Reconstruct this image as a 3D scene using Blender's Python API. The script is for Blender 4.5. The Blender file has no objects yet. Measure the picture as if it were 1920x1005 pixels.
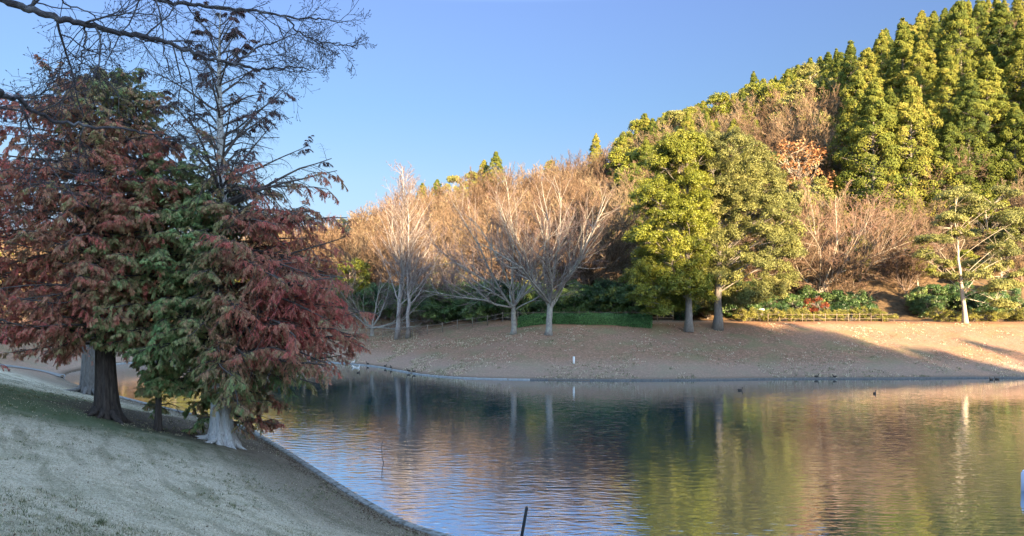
import bpy, math, random
import numpy as np
from mathutils import Vector
R = math.radians
sc = bpy.context.scene
C = sc.collection

# ------------------------------------------------------------------ camera
F, YH, EYE = 1423.0, 560.0, 7.0            # focal length in photo pixels, horizon row, eye height over the water
cam_d = bpy.data.cameras.new('camera'); cam = bpy.data.objects.new('camera', cam_d); C.objects.link(cam)
cam_d.sensor_width = 36; cam_d.lens = 36*F/1920
cam_d.shift_y = (YH-502.5)/1920
cam_d.clip_start = 0.1; cam_d.clip_end = 6000
cam.location = (0, 0, EYE); cam.rotation_euler = (R(90), 0, 0)
sc.camera = cam

# ------------------------------------------------------------------ light
SUN_EL, SUN_AZ = 14.5, -26.0                 # light travels towards azimuth -26 deg (left of +Y)
w = bpy.data.worlds.new('World'); sc.world = w; w.use_nodes = True
nt = w.node_tree; nt.nodes.clear()
sky = nt.nodes.new('ShaderNodeTexSky'); sky.sky_type = 'NISHITA'; sky.sun_disc = False
sky.sun_elevation = R(SUN_EL); sky.sun_rotation = R(180+SUN_AZ)
sky.air_density = 1.0; sky.dust_density = 0.6; sky.ozone_density = 2.5
bg = nt.nodes.new('ShaderNodeBackground'); bg.inputs[1].default_value = 0.11
out = nt.nodes.new('ShaderNodeOutputWorld')
# sky tint by height: low sky dimmed to deeper blue, overhead boosted as added fill
_tc = nt.nodes.new('ShaderNodeTexCoord'); _sp = nt.nodes.new('ShaderNodeSeparateXYZ'); nt.links.new(_tc.outputs['Generated'], _sp.inputs[0])
_rm = nt.nodes.new('ShaderNodeValToRGB'); nt.links.new(_sp.outputs[2], _rm.inputs[0])
for _k, (_p, _c) in enumerate(((0.0, (.155, .175, .25)), (.077, (.150, .152, .197)), (.149, (.182, .178, .192)), (.245, (.192, .20, .227)), (.363, (.235, .225, .28)), (.42, (.80, .68, .60)), (.55, (1.15, 1.0, .88)), (.7, (2.1, 1.7, 1.25)))):
    _e = _rm.color_ramp.elements[_k] if _k < 2 else _rm.color_ramp.elements.new(_p); _e.position = _p; _e.color = (*_c, 1)
_mx = nt.nodes.new('ShaderNodeMix'); _mx.data_type = 'RGBA'; _mx.blend_type = 'MULTIPLY'; 
_fr = nt.nodes.new('ShaderNodeMapRange'); _fr.interpolation_type = 'SMOOTHSTEP'; _fr.inputs[1].default_value = -.45; _fr.inputs[2].default_value = .35
nt.links.new(_sp.outputs[1], _fr.inputs[0]); nt.links.new(_fr.outputs[0], _mx.inputs[0])      # only the half of the sky away from the sun takes this tint
nt.links.new(sky.outputs[0], _mx.inputs[6]); nt.links.new(_rm.outputs[0], _mx.inputs[7])
nt.links.new(_mx.outputs[2], bg.inputs[0]); nt.links.new(bg.outputs[0], out.inputs[0])
sun_d = bpy.data.lights.new('sun', 'SUN'); sun_d.energy = 4.9; sun_d.angle = R(0.5); sun_d.color = (1.0, 0.73, 0.44)
sun = bpy.data.objects.new('sun', sun_d); C.objects.link(sun)
_d = Vector((math.sin(R(SUN_AZ))*math.cos(R(SUN_EL)), math.cos(R(SUN_AZ))*math.cos(R(SUN_EL)), -math.sin(R(SUN_EL))))
sun.rotation_euler = _d.to_track_quat('-Z', 'Y').to_euler(); sun.location = (30, -60, 60)
sc.view_settings.view_transform = 'Standard'; sc.view_settings.look = 'None'
sc.view_settings.exposure = 2.93; sc.view_settings.gamma = 1.0
try:
    sc.cycles.max_bounces = 6; sc.cycles.diffuse_bounces = 3; sc.cycles.glossy_bounces = 3
    sc.cycles.transparent_max_bounces = 4; sc.cycles.caustics_reflective = False; sc.cycles.caustics_refractive = False
    sc.cycles.sample_clamp_indirect = 4
except Exception: pass

# ------------------------------------------------------------------ helpers
def rs(seed): return np.random.default_rng(seed)
def nrm(a): return a/np.maximum(np.linalg.norm(a, axis=-1, keepdims=True), 1e-9)
def A3(*v): return np.array(v, float)
def at(px, py, d): return A3((px-960)/F*d, d, EYE+(YH-py)/F*d)

def tag(o, label=None, cat=None, group=None, kind=None):
    if label: o['label'] = label
    if cat: o['category'] = cat
    if group: o['group'] = group
    if kind: o['kind'] = kind
    return o
def empty(name, loc, rz=0, scale=1, label=None, cat=None, group=None):
    o = bpy.data.objects.new(name, None); C.objects.link(o); o.empty_display_size = 0.3
    o.location = loc; o.rotation_euler = (0, 0, rz)
    o.scale = (scale,)*3 if not hasattr(scale, '__len__') else scale
    return tag(o, label, cat, group)

class MB:
    """collects quads and triangles with two per-vertex values (t: colour position, r: random)"""
    def __init__(s): s.V = []; s.Q = []; s.T = []; s.c = []; s.n = 0
    def add(s, V, Q=None, T=None, t=0.5, r=0.5):
        V = np.asarray(V, float).reshape(-1, 3); m = len(V)
        c = np.zeros((m, 2)); c[:, 0] = t; c[:, 1] = r
        s.V.append(V); s.c.append(c)
        if Q is not None and len(Q): s.Q.append(np.asarray(Q, int)+s.n)
        if T is not None and len(T): s.T.append(np.asarray(T, int)+s.n)
        s.n += m
    def blades(s, P, A, N, ln, wd, t=0.5, r=0.5):
        """leaf diamonds: base P, long axis A, face normal N"""
        m = len(P); A = nrm(A); W = nrm(np.cross(N, A)); ln = np.broadcast_to(ln, m)[:, None]; wd = np.broadcast_to(wd, m)[:, None]
        V = np.stack([P, P+A*ln*.45+W*wd*.5, P+A*ln, P+A*ln*.45-W*wd*.5], 1).reshape(-1, 3)
        t = np.repeat(np.broadcast_to(t, m), 4); r = np.repeat(np.broadcast_to(r, m), 4)
        s.add(V, Q=np.arange(4*m).reshape(m, 4), t=t, r=r)
    def frusta(s, P0, P1, r0, r1, k=3, t=0.5, r=0.5):
        m = len(P0)
        if m == 0: return
        A = nrm(P1-P0); h = np.where(np.abs(A[:, 2:3]) > .9, A3(1, 0, 0), A3(0, 0, 1)); U = nrm(np.cross(A, h)); W = np.cross(A, U)
        th = np.arange(k)*2*math.pi/k; cs, sn = np.cos(th)[None, :, None], np.sin(th)[None, :, None]
        ring = U[:, None]*cs+W[:, None]*sn
        r0 = np.broadcast_to(r0, m)[:, None, None]; r1 = np.broadcast_to(r1, m)[:, None, None]
        V = np.concatenate([P0[:, None]+ring*r0, P1[:, None]+ring*r1], 1).reshape(-1, 3)
        i = np.arange(k); j = (i+1) % k; q = np.stack([i, j, k+j, k+i], 1)
        Q = (q[None]+(np.arange(m)*2*k)[:, None, None]).reshape(-1, 4)
        t = np.repeat(np.broadcast_to(t, m), 2*k); r = np.repeat(np.broadcast_to(r, m), 2*k)
        s.add(V, Q=Q, t=t, r=r)
    def lines(s, pts, rad, k=4, t=0.5, r=0.5):
        """pts (m,n+1,3), rad (m,n+1)"""
        m, n = pts.shape[:2]
        ext = (pts[:, 1:]-pts[:, :-1])*.04
        s.frusta(pts[:, :-1].reshape(-1, 3), (pts[:, 1:]+ext).reshape(-1, 3), rad[:, :-1].ravel(), rad[:, 1:].ravel(), k, t, r)
    def tube(s, pts, rad, k=12, mod=None, t=0.5, r=0.5, cap=True):
        pts = np.asarray(pts, float); n = len(pts); T = nrm(np.gradient(pts, axis=0))
        h = A3(1, 0, 0) if abs(T[:, 2]).mean() > .6 else A3(0, 0, 1)
        U = nrm(np.cross(T, h)); W = np.cross(T, U); th = np.arange(k)*2*math.pi/k
        rr = np.asarray(rad, float)[:, None]*np.ones(k)
        if mod is not None: rr = rr*mod(np.arange(n)[:, None]/(n-1), th[None, :])
        V = pts[:, None]+(U[:, None]*np.cos(th)[None, :, None]+W[:, None]*np.sin(th)[None, :, None])*rr[:, :, None]
        i = np.arange(k); j = (i+1) % k
        Q = np.concatenate([np.stack([i+a*k, j+a*k, j+(a+1)*k, i+(a+1)*k], 1) for a in range(n-1)])
        V = V.reshape(-1, 3); Tt = []
        if cap:
            V = np.concatenate([V, pts[:1], pts[-1:]]); b = n*k
            Tt = np.concatenate([np.stack([j, i, np.full(k, b)], 1), np.stack([i+(n-1)*k, j+(n-1)*k, np.full(k, b+1)], 1)])
        s.add(V, Q=Q, T=Tt, t=t, r=r)
    def box(s, c, sz, rz=0, bev=0.0, t=.5, r=.5):
        hx, hy, hz = [v/2 for v in sz]; b = min(bev, hx*.9, hy*.9, hz*.9)
        # chamfered box: three rings
        def ring(ax, ay, z): return [(-ax, -ay, z), (ax, -ay, z), (ax, ay, z), (-ax, ay, z)]
        V = ring(hx-b, hy-b, -hz)+ring(hx, hy, -hz+b)+ring(hx, hy, hz-b)+ring(hx-b, hy-b, hz)
        Q = [(3, 2, 1, 0), (12, 13, 14, 15)]
        for a in range(3):
            for i in range(4):
                j = (i+1) % 4; Q.append((a*4+i, a*4+j, a*4+4+j, a*4+4+i))
        V = np.array(V); cz, sz_ = math.cos(rz), math.sin(rz)
        V = np.stack([V[:, 0]*cz-V[:, 1]*sz_, V[:, 0]*sz_+V[:, 1]*cz, V[:, 2]], 1)+np.array(c)
        s.add(V, Q=Q, t=t, r=r)
    def build(s, name, mat, parent=None, smooth=False):
        me = bpy.data.meshes.new(name); V = np.concatenate(s.V); c = np.concatenate(s.c)
        Q = np.concatenate(s.Q) if s.Q else np.zeros((0, 4), int); T = np.concatenate(s.T) if s.T else np.zeros((0, 3), int)
        me.vertices.add(len(V)); me.vertices.foreach_set('co', V.astype(np.float32).ravel())
        nl = Q.size+T.size; me.loops.add(nl); me.loops.foreach_set('vertex_index', np.concatenate([Q.ravel(), T.ravel()]).astype(np.int32))
        npoly = len(Q)+len(T); me.polygons.add(npoly)
        ls = np.concatenate([np.arange(len(Q))*4, len(Q)*4+np.arange(len(T))*3]).astype(np.int32)
        me.polygons.foreach_set('loop_start', ls)
        if smooth: me.polygons.foreach_set('use_smooth', np.ones(npoly, bool))
        me.update(calc_edges=True)
        at_ = me.attributes.new('tr', 'FLOAT_VECTOR', 'POINT')
        at_.data.foreach_set('vector', np.concatenate([c, np.zeros((len(c), 1))], 1).astype(np.float32).ravel())
        me.materials.append(mat)
        o = bpy.data.objects.new(name, me); C.objects.link(o)
        if parent is not None: o.parent = parent
        return o

# ---- materials
def new_mat(name):
    m = bpy.data.materials.new(name); m.use_nodes = True; n = m.node_tree; n.nodes.clear()
    o = n.nodes.new('ShaderNodeOutputMaterial'); return m, n, o
def ramp(n, stops, src=None, interp='LINEAR'):
    r = n.nodes.new('ShaderNodeValToRGB'); e = r.color_ramp.elements; r.color_ramp.interpolation = interp
    while len(e) > len(stops): e.remove(e[-1])
    while len(e) < len(stops): e.new(0.5)
    for k, (p, c) in enumerate(stops): e[k].position = p; e[k].color = (*c, 1)
    if src is not None: n.links.new(src, r.inputs[0])
    return r
def noise(n, scale, detail=4, rough=.55, vec=None, dist=0):
    x = n.nodes.new('ShaderNodeTexNoise'); x.inputs['Scale'].default_value = scale; x.inputs['Detail'].default_value = detail
    x.inputs['Roughness'].default_value = rough; x.inputs['Distortion'].default_value = dist
    if vec is not None: n.links.new(vec, x.inputs['Vector'])
    return x
def mth(n, op, a, b=None, c=None, clamp=False):
    x = n.nodes.new('ShaderNodeMath'); x.operation = op; x.use_clamp = clamp
    for i, v in enumerate((a, b, c)):
        if v is None: continue
        if isinstance(v, (int, float)): x.inputs[i].default_value = v
        else: n.links.new(v, x.inputs[i])
    return x.outputs[0]
def mixc(n, f, a, b, mode='MIX'):
    x = n.nodes.new('ShaderNodeMix'); x.data_type = 'RGBA'; x.blend_type = mode
    for i, v in ((0, f), (6, a), (7, b)):
        if isinstance(v, (int, float)): x.inputs[i].default_value = v
        elif isinstance(v, tuple): x.inputs[i].default_value = (*v, 1)
        else: n.links.new(v, x.inputs[i])
    return x.outputs[2]
def attr(n):
    a = n.nodes.new('ShaderNodeAttribute'); a.attribute_name = 'tr'
    s = n.nodes.new('ShaderNodeSeparateXYZ'); n.links.new(a.outputs['Vector'], s.inputs[0]); return s

def leaf_mat(name, stops, var=.5, trans=.25, objvar=.3, rough=.6, spec=.25):
    """leaves: colour from per-leaf value, brightness from per-leaf random and per-tree random"""
    m, n, o = new_mat(name); s = attr(n); oi = n.nodes.new('ShaderNodeObjectInfo')
    tt = mth(n, 'ADD', s.outputs[0], mth(n, 'MULTIPLY', mth(n, 'SUBTRACT', oi.outputs['Random'], .5), objvar), clamp=True)
    col = ramp(n, stops, tt).outputs[0]
    val = mth(n, 'MULTIPLY_ADD', s.outputs[1], var*2, 1-var)
    hsv = n.nodes.new('ShaderNodeHueSaturation'); n.links.new(col, hsv.inputs['Color']); n.links.new(val, hsv.inputs['Value'])
    p = n.nodes.new('ShaderNodeBsdfPrincipled'); p.inputs['Roughness'].default_value = rough; p.inputs['Specular IOR Level'].default_value = spec
    n.links.new(hsv.outputs[0], p.inputs['Base Color'])
    if trans > 0:
        t = n.nodes.new('ShaderNodeBsdfTranslucent'); n.links.new(hsv.outputs[0], t.inputs[0])
        x = n.nodes.new('ShaderNodeMixShader'); x.inputs[0].default_value = trans
        n.links.new(p.outputs[0], x.inputs[1]); n.links.new(t.outputs[0], x.inputs[2]); n.links.new(x.outputs[0], o.inputs[0])
    else: n.links.new(p.outputs[0], o.inputs[0])
    return m
def bark_mat(name, c1, c2, scale=3, zs=.25, bump=.4, lich=None):
    m, n, o = new_mat(name); tc = n.nodes.new('ShaderNodeTexCoord'); mp = n.nodes.new('ShaderNodeMapping')
    mp.inputs['Scale'].default_value = (1, 1, zs); n.links.new(tc.outputs['Object'], mp.inputs[0])
    x = noise(n, scale*4, 6, .65, mp.outputs[0]); y = noise(n, scale, 3, .5, tc.outputs['Object'])
    col = ramp(n, [(.3, c1), (.7, c2)], x.outputs[0]).outputs[0]
    if lich: col = mixc(n, ramp(n, [(.5, (0, 0, 0)), (.62, (1, 1, 1))], y.outputs[0]).outputs[0], col, lich)
    p = n.nodes.new('ShaderNodeBsdfPrincipled'); p.inputs['Roughness'].default_value = .85; p.inputs['Specular IOR Level'].default_value = .2
    n.links.new(col, p.inputs['Base Color'])
    b = n.nodes.new('ShaderNodeBump'); b.inputs['Strength'].default_value = bump; b.inputs['Distance'].default_value = .03
    n.links.new(x.outputs[0], b.inputs['Height']); n.links.new(b.outputs[0], p.inputs['Normal']); n.links.new(p.outputs[0], o.inputs[0])
    return m
def plain_mat(name, c, rough=.6, var=.15, scale=20, metal=0):
    m, n, o = new_mat(name); tc = n.nodes.new('ShaderNodeTexCoord'); x = noise(n, scale, 5, .6, tc.outputs['Object'])
    col = ramp(n, [(.3, tuple(v*(1-var) for v in c)), (.7, tuple(min(1, v*(1+var)) for v in c))], x.outputs[0]).outputs[0]
    p = n.nodes.new('ShaderNodeBsdfPrincipled'); p.inputs['Roughness'].default_value = rough; p.inputs['Metallic'].default_value = metal
    n.links.new(col, p.inputs['Base Color'])
    b = n.nodes.new('ShaderNodeBump'); b.inputs['Strength'].default_value = .2; b.inputs['Distance'].default_value = .01
    n.links.new(x.outputs[0], b.inputs['Height']); n.links.new(b.outputs[0], p.inputs['Normal']); n.links.new(p.outputs[0], o.inputs[0])
    return m

# ------------------------------------------------------------------ pond outline and terrain
near_pts = [(170, -30), (120, 0), (75, 12), (45, 14), (20, 14.5), (10, 16.5), (3, 19), (-2.2, 22.4), (-4.67, 25.5), (-7.6, 30.2), (-10.1, 34.3), (-12.2, 37.6),
            (-14.2, 40.7), (-17.5, 44), (-25, 51), (-33, 59), (-39, 66), (-42, 72)]
far_pts = [(-43, 78), (-41.5, 83), (-37.5, 86.5), (-32, 87.5), (-26, 85.5), (-20, 83.2), (-14.3, 78.4), (-11.5, 74.3), (-7.8, 69.2), (-2.8, 66.2), (6.4, 64.9), (15.5, 65.1),
           (25, 66), (34.5, 66.4), (45, 66.8), (60, 66), (85, 62), (120, 56), (175, 40)]
def catmull(P, k):
    P = np.array(P, float); n = len(P); o = []
    for i in range(n-1):
        p0, p1, p2, p3 = P[max(i-1, 0)], P[i], P[i+1], P[min(i+2, n-1)]
        for j in range(k):
            t = j/k; o.append(.5*((2*p1)+(-p0+p2)*t+(2*p0-5*p1+4*p2-p3)*t*t+(-p0+3*p1-3*p2+p3)*t**3))
    o.append(P[-1]); return np.array(o)
NEAR = catmull(near_pts, 6); FARS = catmull(far_pts, 6)
def jitter_line(L, amp, seed):
    rg = rs(seed); a = np.convolve(rg.normal(0, 1, len(L)+4), np.ones(5)/5, 'valid')
    T = nrm(np.gradient(L, axis=0)); Nn = np.stack([-T[:, 1], T[:, 0]], 1); return L+Nn*(a*amp)[:, None]
_j = jitter_line(FARS, .18, 4); FARS = np.concatenate([FARS[:58], _j[58:]])
POND = np.concatenate([NEAR, FARS])
def shore(x, y):
    """signed distance to the pond outline: positive on land"""
    x = np.asarray(x, float).ravel(); y = np.asarray(y, float).ravel()
    d2 = np.full(x.shape, 1e18); ins = np.zeros(x.shape, bool); n = len(POND)
    for i in range(n):
        ax, ay = POND[i]; bx, by = POND[(i+1) % n]; ex, ey = bx-ax, by-ay
        t = np.clip(((x-ax)*ex+(y-ay)*ey)/(ex*ex+ey*ey), 0, 1)
        d2 = np.minimum(d2, (x-ax-t*ex)**2+(y-ay-t*ey)**2)
        if ay != by:
            c = ((ay > y) != (by > y)) & (x < (bx-ax)*(y-ay)/(by-ay)+ax); ins ^= c
    return np.where(ins, -1, 1)*np.sqrt(d2)
def sm(a, b, x): t = np.clip((x-a)/(b-a), 0, 1); return t*t*(3-2*t)
def vn(x, y, f, seed):
    """cheap smooth noise"""
    g = rs(seed).normal(0, 1, (8, 4)); s = 0
    for a, b, c, d in g: s = s+np.sin((a*x+b*y)*f+c*9)*.35*np.cos((b*x-a*y)*f*.7+d*5)
    return s
# skyline table by photo column: row of the tree tops, distance of the ridge, tree height there
SK_PX = [-1500, -400, 0, 300, 560, 645, 700, 760, 850, 930, 1050, 1150, 1200, 1330, 1410, 1500, 1600, 1700, 1800, 1920, 2300, 3500, 6000]
SK_Y = [500, 455, 440, 440, 425, 412, 402, 362, 342, 325, 305, 280, 245, 200, 175, 140, 105, 60, 25, 0, -60, 60, 300]
SK_D = [330, 330, 330, 320, 310, 300, 300, 290, 280, 270, 255, 245, 240, 232, 228, 222, 218, 214, 212, 210, 205, 200, 200]
SK_T = [9, 9, 9, 9, 9, 9, 9, 9, 9, 9, 9, 10, 11, 12, 12, 13, 14, 15, 15, 15, 15, 15, 15]
def ridge(px):
    d = np.interp(px, SK_PX, SK_D); return d, EYE+(YH-np.interp(px, SK_PX, SK_Y))*d/F-np.interp(px, SK_PX, SK_T)
SA, CA, TE = math.sin(R(SUN_AZ)), math.cos(R(SUN_AZ)), math.tan(R(SUN_EL))
W0 = -110.0
REAR_U = [-200, -60, 60, 200]; REAR_H = [60, 60, 60, 60]       # filled in below
def ground(x, y, rear=True):
    x = np.asarray(x, float); y = np.asarray(y, float); shp = x.shape; x = x.ravel(); y = y.ravel()
    s = shore(x, y)
    s0 = s; s = np.maximum(s-.4, 0); zn = np.where(s < 15, .10+.29*s, .16+.29*15+1.0*(1-np.exp(-np.maximum(s-15, 0)*.29)))
    zf = np.where(s < 16, .10+.245*s, .16+.245*16+.3*(1-np.exp(-np.maximum(s-16, 0)*.8)))
    s = s0; k = sm(58, 72, y); zl = zn*(1-k)+zf*k
    zl = zl+sm(.5, 6, s)*.07*vn(x, y, .35, 3)+sm(.5, 4, s)*.02*vn(x, y, 1.5, 5)
    z = np.where(s > 0, zl, np.maximum(-1.6, s*.45-.25))
    # hill across the pond
    front = y > 20
    px = 960+F*x/np.maximum(y, 20); dr, zr = ridge(px)
    df = y-np.maximum(s-27, 0)                                     # foot of the hill: 27 m behind the far shore
    tt = (y-df)/np.maximum(dr-df, 20)
    hh = (zr-4.6)*np.where(tt < 1, np.sin(np.clip(tt, 0, 1)*math.pi/2)**1.15, np.maximum(0, 1-(tt-1)*.5))
    hh = hh+sm(.05, .4, tt)*(1.2*vn(x, y, .045, 8)+.5*vn(x, y, .13, 9))
    z = z+np.where(front & (s > 0) & (y > 70), np.maximum(hh, 0), 0)*sm(70, 95, y)
    if rear:
        u = x*CA-y*SA; w_ = x*SA+y*CA
        hr = np.interp(u, REAR_U, REAR_H)-7
        z = z+(np.maximum(hr, 6)-z)*sm(-18, W0, w_)
    return z.reshape(shp)
def G(x, y): return float(ground(np.array([x]), np.array([y]))[0])
def hits(pix, rear=False):
    d = np.concatenate([np.arange(3, 60, .1), np.arange(60, 130, .25)]); o = []
    for px, py in pix:
        X = (px-960)/F*d; Z = EYE+(YH-py)/F*d; g = np.maximum(ground(X, d, rear), 0)
        i = np.argmax(Z <= g) if (Z <= g).any() else len(d)-1
        o.append((X[i], d[i], float(g[i])))
    return o
# what shades the foreground and the far bank is the wooded ridge behind the viewpoint: its crest follows the edge of the shade
edge = [(p, *at(p, q, d)) for p, q, d in ((430, 130, 40), (620, 440, 90), (700, 490, 92), (800, 530, 92), (950, 556, 92), (1150, 560, 92), (1250, 560, 80), (1340, 570, 80), (1385, 590, 82))]
edge += [(p, *h) for (p, q), h in zip(((1440, 606), (1520, 628), (1580, 655), (1660, 676), (1760, 686), (1900, 703)), hits(((1440, 606), (1520, 628), (1580, 655), (1660, 676), (1760, 686), (1900, 703))))]
ue = [e[1]*CA-e[2]*SA for e in edge]; he = [e[3]+(e[1]*SA+e[2]*CA-W0)*TE+(2.0 if e[0] < 1300 else 1.3) for e in edge]
o_ = np.argsort(ue); REAR_U = list(np.array(ue)[o_]); REAR_H = list(np.array(he)[o_])
REAR_U = [-400, -160, REAR_U[0]-40]+REAR_U+[REAR_U[-1]+12, REAR_U[-1]+40, 400]; REAR_H = [20, 50, 58]+REAR_H+[REAR_H[-1]-2, 26, 20]

# ---- terrain sheet (polar grid round the viewpoint)
az = np.concatenate([np.arange(-180, -50, 4), np.arange(-50, -38, .8), np.arange(-38, 38, .14), np.arange(38, 50, .8), np.arange(50, 180, 4)])
rd = np.concatenate([[.3], np.geomspace(1.5, 30, 120), np.linspace(30.3, 100, 200)[1:], np.geomspace(101, 420, 90), np.geomspace(450, 4500, 12)])
AZ, RD = np.meshgrid(np.radians(az), rd, indexing='ij')
GX, GY = RD*np.sin(AZ), RD*np.cos(AZ)
GZ = ground(GX, GY); GS = shore(GX, GY).reshape(GX.shape)
na, nr = GX.shape
I = np.arange(na)[:, None]*nr+np.arange(nr-1)[None]; J = ((np.arange(na)+1) % na)[:, None]*nr+np.arange(nr-1)[None]
Q = np.stack([I, J, J+1, I+1], -1).reshape(-1, 4)[:, ::-1]
mb = MB(); mb.add(np.stack([GX, GY, GZ], -1).reshape(-1, 3), Q=Q, t=GS.ravel(), r=np.clip(GY, -50, 200).ravel())

def ground_mat():
    m, n, o = new_mat('ground'); tc = n.nodes.new('ShaderNodeTexCoord'); P = tc.outputs['Object']; s = attr(n); S = s.outputs[0]; Y = s.outputs[1]
    def step(a, b, v): 
        x = n.nodes.new('ShaderNodeMapRange'); x.interpolation_type = 'SMOOTHSTEP'; x.inputs[1].default_value = a; x.inputs[2].default_value = b
        n.links.new(v, x.inputs[0]); return x.outputs[0]
    big = noise(n, .22, 4, .55, P).outputs[0]; mid = noise(n, 1.3, 5, .6, P).outputs[0]; fine = noise(n, 14, 6, .7, P).outputs[0]; vf = noise(n, 60, 4, .7, P).outputs[0]
    # near lawn: dormant grass, greyish straw with green patches
    straw = ramp(n, [(.3, (.25, .205, .14)), (.5, (.50, .42, .31)), (.7, (.70, .61, .48))], fine).outputs[0]
    green = ramp(n, [(.3, (.05, .07, .03)), (.7, (.12, .15, .065))], fine).outputs[0]
    gm = mth(n, 'MULTIPLY', mth(n, 'MAXIMUM', step(.48, .66, mid), step(.5, .64, big)), .34)
    lawn = mixc(n, gm, straw, green)
    # old mower ruts that run along the slope, parallel to the water
    wob = mth(n, 'MULTIPLY', mth(n, 'SUBTRACT', noise(n, .22, 2, .5, P).outputs[0], .5), 3.0)
    sv = mth(n, 'ADD', S, wob)
    rut = mth(n, 'PINGPONG', sv, .62)
    rut = mth(n, 'SUBTRACT', 1.0, step(0.02, .22, rut))
    rut = mth(n, 'MULTIPLY', rut, mth(n, 'MULTIPLY', step(.36, .6, noise(n, .6, 4, .65, P).outputs[0]), .22))
    rut = mth(n, 'MULTIPLY', rut, step(3, 5, S))
    lawn = mixc(n, rut, lawn, (.055, .06, .035))
    r1 = n.nodes.new('ShaderNodeMapping'); r1.inputs['Rotation'].default_value = (0, 0, R(56)); n.links.new(P, r1.inputs[0])
    q1 = n.nodes.new('ShaderNodeSeparateXYZ'); n.links.new(r1.outputs[0], q1.inputs[0]); cb = n.nodes.new('ShaderNodeCombineXYZ')
    n.links.new(mth(n, 'MULTIPLY', mth(n, 'ADD', S, mth(n, 'MULTIPLY', wob, .25)), 1.5), cb.inputs[0]); n.links.new(mth(n, 'MULTIPLY', q1.outputs[0], .17), cb.inputs[1])
    stk = noise(n, 1.0, 6, .62, cb.outputs[0]).outputs[0]
    lawn = mixc(n, mth(n, 'MULTIPLY', step(.50, .64, stk), .48), lawn, mixc(n, fine, (.05, .055, .028), (.19, .18, .10)))
    lawn = mixc(n, mth(n, 'MULTIPLY', step(.50, .36, stk), .6), lawn, mixc(n, fine, (.30, .255, .18), (.64, .56, .43)))
    vd = n.nodes.new('ShaderNodeMapping'); vd.inputs['Location'].default_value = (1.55, -3.9, 0); vd.inputs['Scale'].default_value = (.075, .125, 0); n.links.new(P, vd.inputs[0])  # green grass under the left trees, their shade put into its colour
    ln = n.nodes.new('ShaderNodeVectorMath'); ln.operation = 'LENGTH'; n.links.new(vd.outputs[0], ln.inputs[0])
    shaded_green = mth(n, 'MULTIPLY', mth(n, 'SUBTRACT', 1.0, step(.35, 1.0, mth(n, 'ADD', ln.outputs['Value'], mth(n, 'MULTIPLY', mth(n, 'SUBTRACT', mid, .5), .8)))), .85)
    lawn = mixc(n, shaded_green, lawn, mixc(n, fine, (.02, .045, .012), (.07, .125, .035)))
    v2 = n.nodes.new('ShaderNodeMapping'); v2.inputs['Location'].default_value = (2.55, -6.6, 0); v2.inputs['Scale'].default_value = (.165, .19, 0); n.links.new(P, v2.inputs[0])  # dark needle litter between the cypress trunks, with the shade there painted in
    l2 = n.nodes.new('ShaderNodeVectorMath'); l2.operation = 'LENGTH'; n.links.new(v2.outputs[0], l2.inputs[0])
    trunk_shade = mth(n, 'MULTIPLY', mth(n, 'SUBTRACT', 1.0, step(.55, 1.05, mth(n, 'ADD', l2.outputs['Value'], mth(n, 'MULTIPLY', mth(n, 'SUBTRACT', mid, .5), .7)))), .9)
    lawn = mixc(n, trunk_shade, lawn, mixc(n, fine, (.018, .014, .012), (.085, .055, .042)))
    # brown bare strip of litter next to the water
    lit = mth(n, 'MULTIPLY', mth(n, 'SUBTRACT', 1.0, step(2.2, 6.2, mth(n, 'ADD', S, mth(n, 'MULTIPLY', mid, 1.5)))), .8)
    brown = ramp(n, [(.35, (.07, .05, .035)), (.65, (.17, .125, .09))], fine).outputs[0]
    lawn = mixc(n, lit, lawn, brown)
    # far bank: fallen leaves on short dry grass
    vor = n.nodes.new('ShaderNodeTexVoronoi'); vor.inputs['Scale'].default_value = 8.5; n.links.new(P, vor.inputs['Vector'])
    lv = ramp(n, [(0, (.09, .05, .035)), (.35, (.185, .105, .07)), (.6, (.27, .125, .085)), (.85, (.44, .255, .185)), (1, (.11, .06, .045))], vor.outputs['Color']).outputs[0]
    dry = ramp(n, [(.3, (.14, .095, .055)), (.55, (.25, .172, .095)), (.75, (.47, .325, .18))], fine).outputs[0]
    far = mixc(n, mth(n, 'ADD', .40, mth(n, 'MULTIPLY', big, .45)), dry, lv)
    far = mixc(n, mth(n, 'MULTIPLY', step(.46, .66, noise(n, .35, 5, .6, P).outputs[0]), .55), far, mixc(n, fine, (.06, .065, .03), (.26, .25, .12)))
    far = mixc(n, mth(n, 'MULTIPLY', step(.50, .64, noise(n, .16, 4, .6, P).outputs[0]), .4), far, mixc(n, fine, (.12, .065, .045), (.40, .25, .18)))
    pinkish = mth(n, 'MULTIPLY', mth(n, 'SUBTRACT', 1.0, step(2.0, 6.5, S)), .45)
    far = mixc(n, pinkish, far, mixc(n, fine, (.20, .13, .105), (.44, .34, .27)))
    far = mixc(n, mth(n, 'MULTIPLY', mth(n, 'SUBTRACT', 1.0, step(.1, 1.0, S)), .7), far, (.06, .045, .03))
    # reddish litter along the path at the top of the bank
    band = mth(n, 'MULTIPLY', step(15.5, 17, S), mth(n, 'SUBTRACT', 1.0, step(19.5, 21.5, S)))
    far = mixc(n, mth(n, 'MULTIPLY', band, .5), far, (.27, .13, .06))
    hill = ramp(n, [(.35, (.05, .035, .02)), (.65, (.15, .10, .055))], noise(n, 1.8, 6, .7, P).outputs[0]).outputs[0]
    far = mixc(n, step(24, 28, S), far, hill)
    col = mixc(n, step(55, 72, Y), lawn, far)
    col = mixc(n, step(-12, -30, mth(n, 'MULTIPLY', Y, 1.0)), col, hill) if False else col
    mud = mth(n, 'SUBTRACT', 1.0, step(-.35, 0.0, S)); col = mixc(n, mud, col, (.02, .022, .016))
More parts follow.
